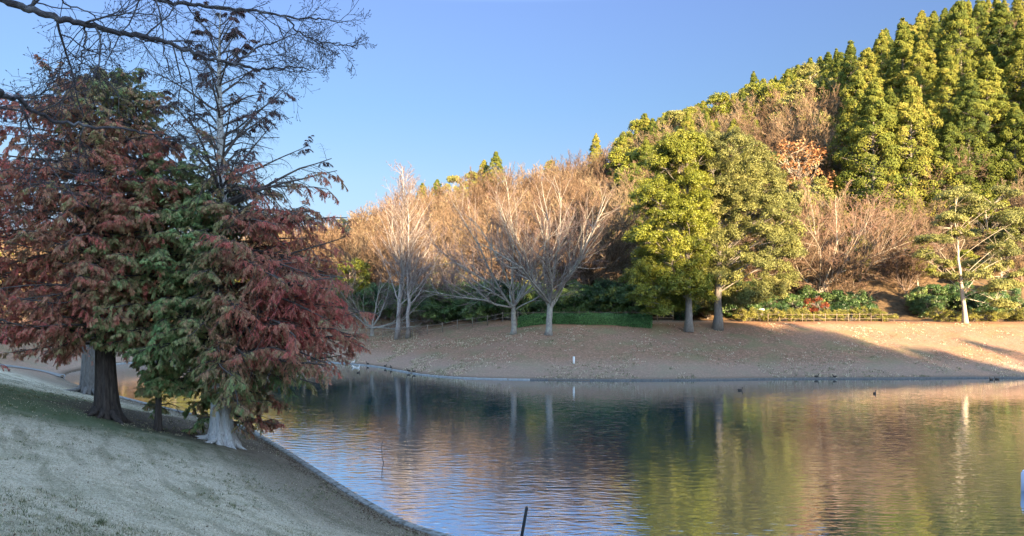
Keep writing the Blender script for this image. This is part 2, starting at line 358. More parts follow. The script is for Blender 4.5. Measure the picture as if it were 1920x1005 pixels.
    p = n.nodes.new('ShaderNodeBsdfPrincipled'); p.inputs['Roughness'].default_value = .9; p.inputs['Specular IOR Level'].default_value = .12
    n.links.new(col, p.inputs['Base Color'])
    b = n.nodes.new('ShaderNodeBump'); b.inputs['Strength'].default_value = .8; b.inputs['Distance'].default_value = .06
    hgt = mth(n, 'ADD', mth(n, 'ADD', fine, mth(n, 'MULTIPLY', vf, .5)), mth(n, 'MULTIPLY', rut, -1.2)); n.links.new(hgt, b.inputs['Height'])
    n.links.new(b.outputs[0], p.inputs['Normal']); n.links.new(p.outputs[0], o.inputs[0])
    return m
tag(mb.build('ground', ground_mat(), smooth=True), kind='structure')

# ---- water
def water_mat():
    m, n, o = new_mat('water'); tc = n.nodes.new('ShaderNodeTexCoord'); P = tc.outputs['Object']
    def mp(sc_, rot=0):
        x = n.nodes.new('ShaderNodeMapping'); x.inputs['Scale'].default_value = sc_; x.inputs['Rotation'].default_value = (0, 0, rot); n.links.new(P, x.inputs[0]); return x.outputs[0]
    a = noise(n, 1, 1.2, .4, mp((1.5, 4.0, 1), .12), .35).outputs[0]
    b_ = noise(n, 1, 2, .5, mp((4.0, 8.5, 1), -.15), .2).outputs[0]
    c = noise(n, 1, 2, .5, mp((.35, .6, 1), .3)).outputs[0]
    sp = n.nodes.new('ShaderNodeSeparateXYZ'); n.links.new(P, sp.inputs[0])
    ruf = n.nodes.new('ShaderNodeMapRange'); ruf.inputs[1].default_value = 80; ruf.inputs[2].default_value = 26; ruf.inputs[3].default_value = .05; ruf.inputs[4].default_value = 1
    n.links.new(sp.outputs[1], ruf.inputs[0])
    patch = n.nodes.new('ShaderNodeMapRange'); patch.inputs[1].default_value = .35; patch.inputs[2].default_value = .65; patch.inputs[3].default_value = .5; patch.inputs[4].default_value = 1.1
    n.links.new(noise(n, .07, 3, .5, P).outputs[0], patch.inputs[0])
    h = mth(n, 'ADD', mth(n, 'MULTIPLY', a, .0185), mth(n, 'ADD', mth(n, 'MULTIPLY', b_, .0045), mth(n, 'MULTIPLY', c, .016)))
    h = mth(n, 'MULTIPLY', h, mth(n, 'MULTIPLY', ruf.outputs[0], patch.outputs[0]))
    bp = n.nodes.new('ShaderNodeBump'); bp.inputs['Strength'].default_value = 1; bp.inputs['Distance'].default_value = 1.0; n.links.new(h, bp.inputs['Height'])
    df = n.nodes.new('ShaderNodeBsdfDiffuse'); df.inputs[0].default_value = (.008, .050, .085, 1)
    gl = n.nodes.new('ShaderNodeBsdfGlossy'); gl.inputs['Roughness'].default_value = .012; gl.inputs[0].default_value = (.82, .89, .93, 1); n.links.new(bp.outputs[0], gl.inputs['Normal'])
    lw = n.nodes.new('ShaderNodeLayerWeight'); lw.inputs[0].default_value = .5; n.links.new(bp.outputs[0], lw.inputs['Normal'])
    fac = mth(n, 'MULTIPLY_ADD', mth(n, 'POWER', lw.outputs['Facing'], 2.0), .50, .48, clamp=True)
    mx = n.nodes.new('ShaderNodeMixShader'); n.links.new(fac, mx.inputs[0]); n.links.new(df.outputs[0], mx.inputs[1]); n.links.new(gl.outputs[0], mx.inputs[2]); n.links.new(mx.outputs[0], o.inputs[0])
    return m
me = bpy.data.meshes.new('water'); me.from_pydata([(x, y, 0) for x, y in POND], [], [list(range(len(POND)))]); me.materials.append(water_mat())
wo = bpy.data.objects.new('water', me); C.objects.link(wo); tag(wo, kind='structure')
wo.data.flip_normals() if wo.data.polygons[0].normal.z < 0 else None

# ---- concrete edge of the pond
conc = bark_mat('concrete', (.12, .115, .11), (.34, .33, .31), 5, 1, .5, (.10, .09, .075))
concd = bark_mat('wet_concrete', (.08, .075, .07), (.16, .15, .14), 2, 1, .3)
def strip(name, L, w_, h, mat, inset=0.0):
    T = nrm(np.gradient(L, axis=0)); N = np.stack([T[:, 1], -T[:, 0]], 1)
    mid_ = L[len(L)//2]; 
    if shore([mid_[0]+N[len(L)//2][0]], [mid_[1]+N[len(L)//2][1]])[0] < 0: N = -N      # N points to the land
    prof = [(-.02, -.5), (-.02, h-.03), (.01, h), (w_-.02, h), (w_, h-.03), (w_, -.5)]
    V = np.stack([np.concatenate([L+N*(a+inset), np.full((len(L), 1), z)], 1) for a, z in prof], 1); k = len(prof)
    i = np.arange(len(L)-1)[:, None]*k+np.arange(k-1)[None]
    m = MB(); m.add(V.reshape(-1, 3), Q=np.stack([i, i+1, i+k+1, i+k], -1).reshape(-1, 4)); return tag(m.build(name, mat), kind='structure')
strip('pond_kerb', catmull(near_pts[3:-2], 14), .26, .14, conc)
strip('far_pond_kerb', FARS[:58], .20, .09, plain_mat('pale_concrete', (.25, .25, .24), .85, .25, 3))
strip('earth_edge', FARS[57:], .2, .12, concd)

# ------------------------------------------------------------------ growing things
def grow(S, D, L, Rd, n, wob, up, rg, taper=.35):
    """polylines for a whole level of branches at once -> pts (m,n+1,3), rad (m,n+1)"""
    m = len(S); p = S.copy(); d = nrm(D); P = [p]; L = np.broadcast_to(L, m)
    up = np.broadcast_to(up, m)
    for i in range(n):
        d = nrm(d+wob*rg.normal(0, 1, (m, 3))+np.stack([np.zeros(m), np.zeros(m), up], 1)/n); p = p+d*(L/n)[:, None]; P.append(p)
    tt = np.linspace(0, 1, n+1); rad = np.broadcast_to(Rd, m)[:, None]*(1-(1-taper)*tt)[None]
    return np.stack(P, 1), rad
def kids(P, Rd, L, k, t0, t1, ang, ratio, rg, rr=.6, flat=0, tip=.5, angj=.25):
    """k children on every branch, between t0 and t1 of its length -> S, D, L, R, parent index, t"""
    m, n1 = P.shape[:2]; n = n1-1
    t = t0+(t1-t0)*(np.arange(k)[None]+rg.random((m, k)))/k; f = t*n; i = np.clip(f.astype(int), 0, n-1); a = (f-i)[..., None]
    mi = np.arange(m)[:, None]; S = P[mi, i]*(1-a)+P[mi, i+1]*a; ax = nrm(P[mi, i+1]-P[mi, i])
    r = Rd[mi, i]*(1-a[..., 0])+Rd[mi, i+1]*a[..., 0]
    v = rg.normal(0, 1, (m, k, 3)); v[..., 2] *= (1-flat)
    if flat > 0:                                         # alternate left and right in a flat spray
        side = np.cross(ax, A3(0, 0, 1)); sg = np.where(np.arange(k) % 2 == 0, 1, -1)[None, :, None]
        v = v*(1-flat)*.6+side*sg*flat*1.5
    v = nrm(v-ax*(v*ax).sum(-1, keepdims=True)); an = ang+rg.normal(0, angj, (m, k))
    D = ax*np.cos(an)[..., None]+v*np.sin(an)[..., None]
    Lk = np.broadcast_to(L, m)[:, None]*ratio*(1-tip*t)*(.75+.5*rg.random((m, k)))
    return S.reshape(-1, 3), D.reshape(-1, 3), Lk.ravel(), (r*rr).ravel(), np.repeat(np.arange(m), k), t.ravel()
def bez(a, b, c, n):
    t = np.linspace(0, 1, n)[:, None]; return a*(1-t)**2+2*b*t*(1-t)+c*t*t
def sphere_pts(m, rg):
    return nrm(rg.normal(0, 1, (m, 3)))

M_ = {}
M_['zelkova_bark'] = bark_mat('pale_grey_bark', (.13, .12, .105), (.30, .27, .24), 2.5, .5, .5, (.26, .26, .21))
M_['twig'] = leaf_mat('warm_twigs', [(0, (0.1024, 0.06552, 0.0512)), (.5, (0.192, 0.1186, 0.0832)), (1, (0.2688, 0.1747, 0.128))], .35, 0, .35, .8, .1)
M_['pale_twig'] = leaf_mat('pale_twigs', [(0, (0.07936, 0.054, 0.04464)), (.5, (0.1339, 0.09, 0.07366)), (1, (0.1786, 0.1215, 0.09821))], .3, 0, .2, .8, .1)
M_['grey_twig'] = leaf_mat('grey_twigs', [(0, (.10, .075, .075)), (.5, (.17, .13, .125)), (1, (.25, .20, .19))], .3, 0, .2, .8, .1)
M_['brush'] = leaf_mat('brown_brush', [(0, (0.06861, 0.04331, 0.02713)), (.35, (0.1109, 0.07312, 0.04685)), (.65, (0.1583, 0.1083, 0.06904)), (1, (0.1742, 0.1354, 0.08381))], .6, 0, 1.0, .8, .1)
M_['slender_bark'] = bark_mat('slender_bark', (.15, .135, .125), (.34, .31, .285), 3, .3, .4)
M_['dark_bark'] = bark_mat('dark_bark', (.022, .018, .016), (.075, .06, .05), 3, .2, .8)
M_['white_bark'] = bark_mat('pale_fluted_bark', (.20, .185, .17), (.62, .60, .57), 7, .10, 1.0, (.40, .40, .37))
M_['grey_bark'] = bark_mat('grey_bark', (.10, .09, .08), (.24, .215, .19), 4, .2, .6)
M_['branch'] = bark_mat('branch_bark', (.05, .042, .038), (.13, .11, .10), 4, .4, .4)
M_['limb'] = bark_mat('pale_limb', (.20, .17, .13), (.42, .37, .29), 3, .5, .3)
M_['brush_limb'] = bark_mat('brown_limb', (.09, .07, .055), (.24, .175, .135), 3, .5, .3)
M_['cedar'] = leaf_mat('cedar_foliage', [(0, (.028, .044, .009)), (.35, (.070, .088, .014)), (.7, (.120, .125, .020)), (1, (.165, .145, .030))], .25, .10, .6, .7, .12)
M_['camphor'] = leaf_mat('broadleaf', [(0, (0.07421, 0.09244, 0.01143)), (.5, (0.1485, 0.1658, 0.01981)), (1, (0.2319, 0.2233, 0.03429))], .4, .22, .3, .5, .3)
M_['olive'] = leaf_mat('olive_leaf', [(0, (0.09757, 0.1072, 0.03326)), (.5, (0.1774, 0.18, 0.0499)), (1, (0.2661, 0.2374, 0.07484))], .4, .2, .4, .55, .25)
M_['cypress'] = leaf_mat('cypress_foliage', [(0, (0.152, 0.3, 0.119)), (.25, (0.247, 0.36, 0.1445)), (.42, (0.361, 0.34, 0.153)), (.58, (0.437, 0.27, 0.1615)), (.78, (0.532, 0.18, 0.1275)), (1, (0.57, 0.13, 0.1275))], .35, .4, 0, .75, .1)
M_['cypress_top'] = leaf_mat('dry_cypress_foliage', [(0, (.07, .05, .045)), (1, (.17, .10, .10))], .35, .3, 0, .8, .1)
M_['orange_leaf'] = leaf_mat('orange_leaf', [(0, (0.176, 0.08, 0.032)), (.5, (0.288, 0.144, 0.064)), (1, (0.336, 0.208, 0.104))], .4, .25, .2, .7, .1)
M_['shrub'] = leaf_mat('shrub_leaf', [(0, (0.022, 0.0525, 0.018)), (.5, (0.0605, 0.1155, 0.03)), (1, (0.165, 0.2205, 0.06))], .45, .15, .7, .4, .45)
M_['yellow_shrub'] = leaf_mat('yellow_shrub_leaf', [(0, (0.09, 0.0975, 0.01875)), (.5, (0.165, 0.165, 0.03375)), (1, (0.24, 0.2175, 0.06))], .4, .2, .3, .6, .2)
M_['red_shrub'] = leaf_mat('red_shrub_leaf', [(0, (0.1125, 0.0225, 0.009)), (1, (0.189, 0.054, 0.0225))], .4, .2, .2, .6, .2)
M_['hedge'] = leaf_mat('hedge_leaf', [(0, (.03, .08, .022)), (.5, (.075, .17, .05)), (1, (.15, .27, .09))], .7, .1, 0, .5, .3)

# ---- conifers of the hillside
def cedar_meshes(seed, H=18, Wd=2.9, nl=150, rg=None):
    rg = rs(seed); t = MB(); z = np.linspace(0, H*.97, 10)
    t.tube(np.stack([.05*rg.normal(0, 1, 10), .05*rg.normal(0, 1, 10), z], 1), .24*(1-z/H*.95)+.01, 7)
    c = MB(); q = (np.arange(nl)+.5)/nl; zz = H*(.10+.89*q**.92); prof = Wd*1.30*np.clip((1-(zz/H))**.82, .03, 1)*np.clip(.45+(zz/H)*2.4, 0, 1)
    th = np.arange(nl)*2.39996+rg.random(nl)*.9; lump = 1+.22*np.sin(th*3+seed)+.16*rg.normal(0, 1, nl); rr = prof*lump*(.60+.42*rg.random(nl))
    Cc = np.stack([rr*np.cos(th), rr*np.sin(th), zz+rg.normal(0, .3, nl)], 1)
    S = np.stack([0*th, 0*th, zz-.25*rr], 1); t.frusta(S, Cc, .05, .02, 3)
    per = 130; cr = (.30+.50*(prof/Wd))*(1+.3*rg.normal(0, 1, nl).clip(-1, 1.4))*1.25
    o = sphere_pts(nl*per, rg); ci = np.repeat(np.arange(nl), per)
    outd = nrm(np.stack([np.cos(th), np.sin(th), np.full(nl, .45)], 1))[ci]
    o = nrm(o+outd*.75); P = Cc[ci]+o*cr[ci][:, None]*A3(1.1, 1.1, .85)*(.72+.3*rg.random((nl*per, 1)))
    Ax = nrm(o+A3(0, 0, .55)+rg.normal(0, .35, (nl*per, 3))); tn = np.repeat(.5+.17*rg.normal(0, 1, nl), per)+.03*rg.normal(0, 1, nl*per)
    N = nrm(o*1.0+rg.normal(0, .24, (nl*per, 3))); Ax = nrm(np.cross(N, rg.normal(0, 1, (nl*per, 3))))
    c.blades(P, Ax, N, .22+.13*rg.random(nl*per), .13, t=np.clip(tn, 0, 1), r=rg.random(nl*per))
    # brown old foliage inside
    return t, c
# ---- broadleaved evergreens: limbs that end in lobes of leaves
def broad_meshes(seed, H, Wd, base=.28, nlobe=55, lr=1.3, per=420, leaf=.2, lean=0, trunk_r=.28, lobes=None, flatten=.95, shape=1.0, gap=.0, tk=10, split=None):
    rg = rs(seed); t = MB(); c = MB()
    if lobes is None:
        o = sphere_pts(nlobe, rg); rad = .55+.45*rg.random(nlobe)**.5
        Cc = o*rad[:, None]*A3(Wd, Wd, H*(1-base)/2*.93); Cc[:, 2] += H*(base+(1-base)/2)
        k = np.clip((Cc[:, 2]/H-base)/(1-base), 0, 1); Cc[:, :2] *= (1-.35*shape*k**1.5)[:, None]
        LR = lr*(.7+.6*rg.random(nlobe))
    else:
        Cc = lobes[:, :3].copy(); LR = lobes[:, 3].copy(); nlobe = len(Cc)
    nz = 12; z = np.linspace(0, H*.8, nz); off = np.cumsum(rg.normal(0, .07, (nz, 2)), 0); off -= off[0]
    tp = np.stack([off[:, 0]+lean*z/H, off[:, 1], z], 1); tr = trunk_r*(1-.85*z/(H*.8))+.03; tr[0] *= 1.5; tr[1] *= 1.08
    t.tube(tp, tr, tk, mod=lambda a, th: 1+.14*np.cos(5*th+1)*np.exp(-a*9))
    for i in range(nlobe):
        h = np.clip(Cc[i, 2]-.8*np.linalg.norm(Cc[i, :2])-rg.random()*1.0, H*base*(.55+.8*rg.random()), H*.72); j = np.interp(h, z, np.arange(nz)); b = A3(*[np.interp(j, np.arange(nz), tp[:, q]) for q in range(3)])
        if lobes is not None and nlobe > 60 and (i % 4 or Cc[i, 2] < .38*H): L = bez(Cc[i]-A3(Cc[i, 0], Cc[i, 1], LR[i])*.25, Cc[i]-A3(Cc[i, 0], Cc[i, 1], LR[i])*.1, Cc[i], 6); t.lines(L[None], np.linspace(.03, .012, 6)[None], 4); continue
        m = (b+Cc[i])/2+A3(rg.normal(0, .5), rg.normal(0, .5), .35+rg.normal(0, .4)); L = bez(b, m, Cc[i], 6)
        r0 = np.interp(h, z, tr)*.20; t.lines(L[None], np.linspace(r0, .025, 6)[None], 5, r=rg.random())
        # twigs inside the lobe
        S, D = np.repeat(L[-2:-1], 9, 0), sphere_pts(9, rg)+A3(0, 0, .4); t.frusta(S, S+nrm(D)*LR[i]*.8, .02, .008, 3)
    n = (per*(LR/np.mean(LR))**2).astype(int); ci = np.repeat(np.arange(nlobe), n); m = len(ci)
    # each lobe is itself a cluster of small tufts
    nt_ = 9; sub = sphere_pts(nlobe*nt_, rg).reshape(nlobe, nt_, 3); sub[..., 2] = np.where(sub[..., 2] < -.3, -sub[..., 2]*.5, sub[..., 2])
    si = rg.integers(0, nt_, m); sc_ = sub[ci, si]*A3(1, 1, flatten)
    o = sphere_pts(m, rg); o[:, 2] = np.where(o[:, 2] < -.35, -o[:, 2], o[:, 2])
    P = Cc[ci]+LR[ci][:, None]*(sc_*.70+o*.44*(rg.random((m, 1))**.4)*A3(1, 1, flatten))
    N = nrm(o+A3(0, 0, .35)+rg.normal(0, .38, (m, 3))); Ax = np.cross(N, rg.normal(0, 1, (m, 3)))+A3(0, 0, -.15)
    tn = (.5+.18*rg.normal(0, 1, nlobe))[ci]+.05*rg.normal(0, 1, m)
    c.blades(P, Ax, N, leaf*(.9+.5*rg.random(m)), leaf*.68, t=np.clip(tn, 0, 1), r=rg.random(m))
    return t, c
# ---- bare trees: trunk with limbs, and a crown of twigs
def bare_meshes(seed, H, trunk_h, nlimb, spread, wob=.10, k=(7, 7, 6), ratio=(.5, .45, .45), tr=.28, tw=.012, up=.5, ang=.45, width=None, flare=1.35, limb_up=.35, single=False, tk=12, t1=.25, thick=1.0, tip=.5, lmul=1.0):
    rg = rs(seed); t = MB(); c = MB(); nz = 8
    th_ = trunk_h if not single else H*.93
    z = np.linspace(0, th_, nz if not single else 14); off = np.cumsum(rg.normal(0, .035*th_/6, (len(z), 2)), 0); off -= off[0]
    tp = np.stack([off[:, 0], off[:, 1], z], 1); rad = tr*(1-(.25 if not single else .93)*z/th_); rad[0] *= flare
    t.tube(tp, rad, tk, mod=lambda a, h: 1+.16*np.cos(5*h+seed)*np.exp(-a*7))
    if single:
        S, D, L, r_, _, tt = kids(tp[None], rad[None], np.array([H]), nlimb, t1, .98, ang, spread, rg, .4, 0, tip=.85, angj=.12)
        D = nrm(D)
    else:
        a = np.arange(nlimb)*2.39996+rg.random(nlimb)*.7; inc = ang*(.45+.8*rg.random(nlimb)); inc[0] = .08
        D = np.stack([np.sin(inc)*np.cos(a), np.sin(inc)*np.sin(a), np.cos(inc)], 1); f = .72+.28*rg.random(nlimb); f[0] = 1
        S = np.stack([np.interp(f*th_, z, tp[:, q]) for q in range(3)], 1); L = (H-trunk_h)*(.82+.25*rg.random(nlimb))*lmul; r_ = np.full(nlimb, tr*.38)*(.7+.5*rg.random(nlimb))
    P1, R1 = grow(S, D, L, r_, 9, wob*1.0, limb_up, rg, .18); t.lines(P1, R1, 6, r=rg.random())
    S, D, L2, r2, _, tt = kids(P1, R1, L, k[0], .12, .97, .6, ratio[0], rg, .62, tip=tip); P2, R2 = grow(S, D, L2, r2, 6, wob, up*.5, rg, .25); t.lines(P2, R2, 4, r=.5)
    S, D, L3, r3, _, tt = kids(P2, R2, L2, k[1], .15, 1, .6, ratio[1], rg, .6); r3 = np.maximum(r3, tw*1.3); P3, R3 = grow(S, D, L3, r3, 3, wob, up*.4, rg, .45)
    rr = rg.random(P3.shape[0]*3); tn = .5+.18*rg.normal(0, 1, P3.shape[0]*3).clip(-2, 2); c.lines(P3, R3*thick, 3, t=tn, r=rr)
    S, D, L4, r4, _, tt = kids(P3, R3, L3, k[2], .15, 1, .55, ratio[2], rg, .7); P4 = S+nrm(D+A3(0, 0, .15))*L4[:, None]
    c.frusta(S, P4, tw*thick, tw*.45*thick, 3, t=np.clip(.5+.18*rg.normal(0, 1, len(S)), 0, 1), r=rg.random(len(S)))
    return t, c, (P1, P2, P3)

def proto(meshes, bark, leaf, crown='crown'):
    """keeps trunk and crown meshes ready; the first use places the objects themselves, later uses place copies"""
    return dict(tm=meshes[0], cm=meshes[1], bark=bark, leaf=leaf, crown=crown, t=None, c=None)
def plant(p, name, loc, rz, s, label, cat, group=None):
    root = empty(name, loc, rz, s, label, cat, group)
    if p['t'] is None:
        p['t'] = p['tm'].build('trunk', p['bark'], root); p['c'] = p['cm'].build(p['crown'], p['leaf'], root)
        p['t'].data.polygons.foreach_set('use_smooth', np.ones(len(p['t'].data.polygons), bool))
    else:
        for q in (p['t'], p['c']):
            o = q.copy(); C.objects.link(o); o.parent = root
    return root

# ------------------------------------------------------------------ far bank: bare trees
def gxy(px, py): return hits([(px, py)])[0]
def on(px, d): X = (px-960)/F*d; return A3(X, d, G(X, d)-.06)
def one(fn, name, loc, rz, label, cat, bark, leaf, group=None, s=1, crown='crown'):
    return plant(proto(fn, bark, leaf, crown), name, loc, rz, s, label, cat, group)
def lit_tree_height(loc, py_top): return EYE+(YH-py_top)*loc[1]/F-loc[2]

L = A3(*gxy(1029, 628)); L[2] -= .08; H = lit_tree_height(L, 318)
one(bare_meshes(11, H, 3.6, 13, 1, k=(13, 8, 6), ratio=(.40, .45, .5), tr=.36, tw=.008, up=.8, ang=.86, limb_up=.6, lmul=1.0), 'zelkova_tree', L, 1.0,
    'large bare vase-shaped tree with pale branches in front of the clipped hedge', 'bare tree', M_['zelkova_bark'], M_['pale_twig'])
L = A3(*gxy(963, 627)); L[2] -= .08; H = lit_tree_height(L, 345)
one(bare_meshes(23, H, 3.4, 12, 1, k=(12, 8, 6), ratio=(.45, .45, .5), tr=.31, tw=.008, up=.5, ang=1.1, limb_up=.45), 'zelkova_tree', L, 2.4,
    'bare spreading tree with darker twigs just left of the left end of the clipped hedge', 'bare tree', M_['zelkova_bark'], M_['grey_twig'])
L = on(745, 90); H = lit_tree_height(L, 290)
one(bare_meshes(31, H, 3, 58, .48, k=(8, 6, 5), ratio=(.42, .45, .5), tr=.30, tw=.007, up=.4, ang=.62, single=True, t1=.18, limb_up=.6), 'slender_tree', L, .4,
    'tall slender bare tree with pale trunk, left and farther one of the two close together', 'bare tree', M_['slender_bark'], M_['pale_twig'])
L = A3(*gxy(765, 634)); L[2] -= .08; H = lit_tree_height(L, 330)
one(bare_meshes(37, H, 3, 44, .46, k=(7, 6, 5), ratio=(.42, .45, .5), tr=.24, tw=.007, up=.4, ang=.62, single=True, t1=.2, limb_up=.6), 'slender_tree', L, 2.2,
    'tall slender bare tree with whitish trunk, right and nearer one of the two close together', 'bare tree', M_['slender_bark'], M_['pale_twig'])
# low spreading cherry trees behind them
for i, (px, d, h, sd, lab) in enumerate(((698, 93, 10.5, 41, 'bare pale tree with several leaning stems beside the red cypress foliage'),
                                    (835, 97, 11, 43, 'low wide bare tree with pinkish grey twigs, right of the slender pair'),
                                    (900, 99, 8.5, 47, 'low bare tree with flat pinkish sprays behind the spreading dark-twigged tree'),
                                    (800, 101, 12, 44, 'bushy purple-grey bare tree right behind the slender pair'))):
    L = on(px, d)
    one(bare_meshes(sd, h, 1.1, 9, 1, k=(8, 8, 6), ratio=(.5, .5, .5), tr=.26, tw=.013, up=.15, ang=1.25, limb_up=.3, wob=.14, lmul=.95), 'cherry_tree', L, i*1.7, lab, 'bare tree',
        M_['zelkova_bark'], M_['grey_twig'] if i else M_['pale_twig'])
# ------------------------------------------------------------------ far bank: broad evergreens
def lobes_px(rows, depth, base, jit, seed, rad):
    """lobes of one crown, given as (px, py) outline samples filled through its depth"""
    rg = rs(seed); o = []
    for px, py, r in rows:
        o.append((px, py, r))
    return np.array(o)
def crown_lobes(seed, n, prof, yc=0, sc_=1, lr=1.3):
    """lobes inside a crown whose left and right reach are tabulated against height"""
    rg = rs(seed); zz, le, ri = [np.array(v, float) for v in zip(*prof)]; o = []
    while len(o) < n:
        z = zz[0]+(zz[-1]-zz[0])*rg.random(); a, b = np.interp(z, zz, le), np.interp(z, zz, ri); c = (a+b)/2; h = (b-a)/2
        th = rg.random()*2*math.pi; k = (.35+.65*rg.random())**.6
        if sc_ < 1 and abs(c+h*k*math.cos(th)*.93) < 1.5 and math.sin(th) < .3 and z < zz.min()+.10*(zz.max()-zz.min()): continue
        o.append((c+h*k*math.cos(th)*.93, h*k*math.sin(th)*.85, z, lr*(.7+.6*rg.random())))
    return np.array(o)
L = A3(*gxy(1292, 622)); L[2] -= .1; m_ = L[1]/F      # metres per photo pixel there
prof = [((EYE+(YH-y)*m_)-L[2], (a-1292)*m_+1, (b-1292)*m_-1) for y, a, b in ((588, 1195, 1330), (560, 1160, 1350), (520, 1158, 1350), (460, 1165, 1350), (390, 1165, 1345), (330, 1180, 1350), (290, 1210, 1345), (262, 1245, 1325))]
one(broad_meshes(51, 20, 6, lobes=crown_lobes(51, 230, prof, lr=1.15, sc_=.9), per=950, leaf=.14, trunk_r=.36), 'camphor_tree', L, 0,
    'big bright lumpy evergreen, left one of the pair beyond the hedge end', 'evergreen tree', M_['grey_bark'], M_['camphor'])
L = A3(*gxy(1346, 618)); L[2] -= .1; m_ = L[1]/F
prof = [((EYE+(YH-y)*m_)-L[2], (a-1346)*m_+1, (b-1346)*m_-1) for y, a, b in ((580, 1290, 1440), (555, 1290, 1480), (520, 1300, 1525), (460, 1310, 1520), (400, 1315, 1500), (340, 1310, 1480), (290, 1285, 1460), (258, 1295, 1400))]
one(broad_meshes(53, 21, 7, lobes=crown_lobes(53, 250, prof, lr=1.2, sc_=.9), per=950, leaf=.135, trunk_r=.42), 'camphor_tree', L, 0,
    'big olive-green evergreen with pale forked trunk, right one of the pair beyond the hedge end', 'evergreen tree', M_['grey_bark'], M_['olive'])
L = A3(*gxy(1810, 606)); L[2] -= .1; m_ = L[1]/F
lb = [(1735, 455, 26), (1760, 420, 24), (1790, 375, 30), (1815, 400, 22), (1830, 440, 24), (1845, 395, 28), (1870, 370, 24), (1885, 420, 30), (1905, 445, 22), (1760, 480, 20), (1780, 520, 20), (1855, 470, 20),
      (1815, 520, 20), (1870, 500, 26), (1895, 480, 22), (1840, 545, 24), (1885, 545, 26), (1745, 500, 16), (1790, 440, 16), (1905, 520, 20), (1865, 570, 18), (1900, 575, 18)]
rg = rs(5); lb = np.array([((x-1810)*m_, rg.normal(0, 1.8), EYE+(YH-y)*m_-L[2], r*m_*1.35) for x, y, r in lb])
one(broad_meshes(57, 14, 5, lobes=lb, per=3000, leaf=.15, trunk_r=.22, lean=-1.3, flatten=.6), 'camphor_tree', L, 0,
    'evergreen with a leaning white trunk and separate leaf clouds on the sunlit bank', 'evergreen tree', M_['limb'], M_['olive'])
# small bare trees among the shrubs
L = on(1535, 98)
one(bare_meshes(61, 15.5, 1.6, 12, 1, k=(8, 8, 6), ratio=(.5, .5, .5), tr=.27, tw=.014, up=.2, ang=.95, limb_up=.2, wob=.13), 'bare_tree', L, .3,
    'sunlit bare tree with pale crossing branches right beside the olive-green evergreen', 'bare tree', M_['limb'], M_['twig'])
L = on(1612, 103)
one(bare_meshes(63, 12, 1.2, 10, 1, k=(8, 8, 6), ratio=(.5, .5, .5), tr=.2, tw=.014, up=.2, ang=.95, limb_up=.2, wob=.13), 'bare_tree', L, 1.3,
    'fine-twigged brown bare tree below the cedars, right of the pale-branched one', 'bare tree', M_['limb'], M_['twig'])

# ------------------------------------------------------------------ hillside wood
P_cedar = [proto(cedar_meshes(100+i, 18, 3.25+.3*i, 185+12*i), M_['grey_bark'], M_['cedar']) for i in range(5)]
P_bare = [proto(bare_meshes(200+i, 11, 1.5, 12, 1, k=(8, 8, 7), ratio=(.55, .5, .55), tr=.15, tw=.020, up=.4, ang=.7+.08*i, limb_up=.4, wob=.12, thick=1.1)[:2], M_['brush_limb'], M_['brush'], 'twigs') for i in range(5)]
P_broad = [proto(broad_meshes(300+i, 12, 4.2, base=.16, nlobe=46, lr=1.25, per=330, leaf=.27, trunk_r=.2), M_['limb'], M_['olive'] if i % 2 else M_['camphor']) for i in range(4)]
P_orange = proto(broad_meshes(340, 9, 4.0, base=.15, nlobe=60, lr=.9, per=50, leaf=.24, trunk_r=.2), M_['limb'], M_['orange_leaf'])
P_green2 = [proto(broad_meshes(360+i, 5, 2.6, base=.05, nlobe=30, lr=1.05, per=520, leaf=.17, trunk_r=.09), M_['grey_bark'], M_['shrub']) for i in range(4)]
rg = rs(77)
def sky_y(px): return np.interp(px, SK_PX, SK_Y)
cnt = dict(c=0, b=0, g=0, o=0)
def put(kind, x, y, s, label, cat, group, rz=None, var=None):
    z = G(x, y)-.25; rz = rg.random()*6.28 if rz is None else rz; pool, nm = dict(c=(P_cedar, 'cedar_tree'), b=(P_bare, 'bare_tree'), g=(P_broad, 'evergreen_tree'), o=([P_orange], 'orange_tree'), s=(P_green2, 'evergreen_shrub'))[kind]
    p = pool[int(rg.integers(len(pool))) if var is None else var]
    sx = s*(.9+.2*rg.random()); sy = s if not hasattr(s, '__len__') else s
    cnt[kind] = cnt.get(kind, 0)+1
    return plant(p, nm, (x, y, z), rz, (sx, sx, s*(.92+.16*rg.random())), label, cat, group)
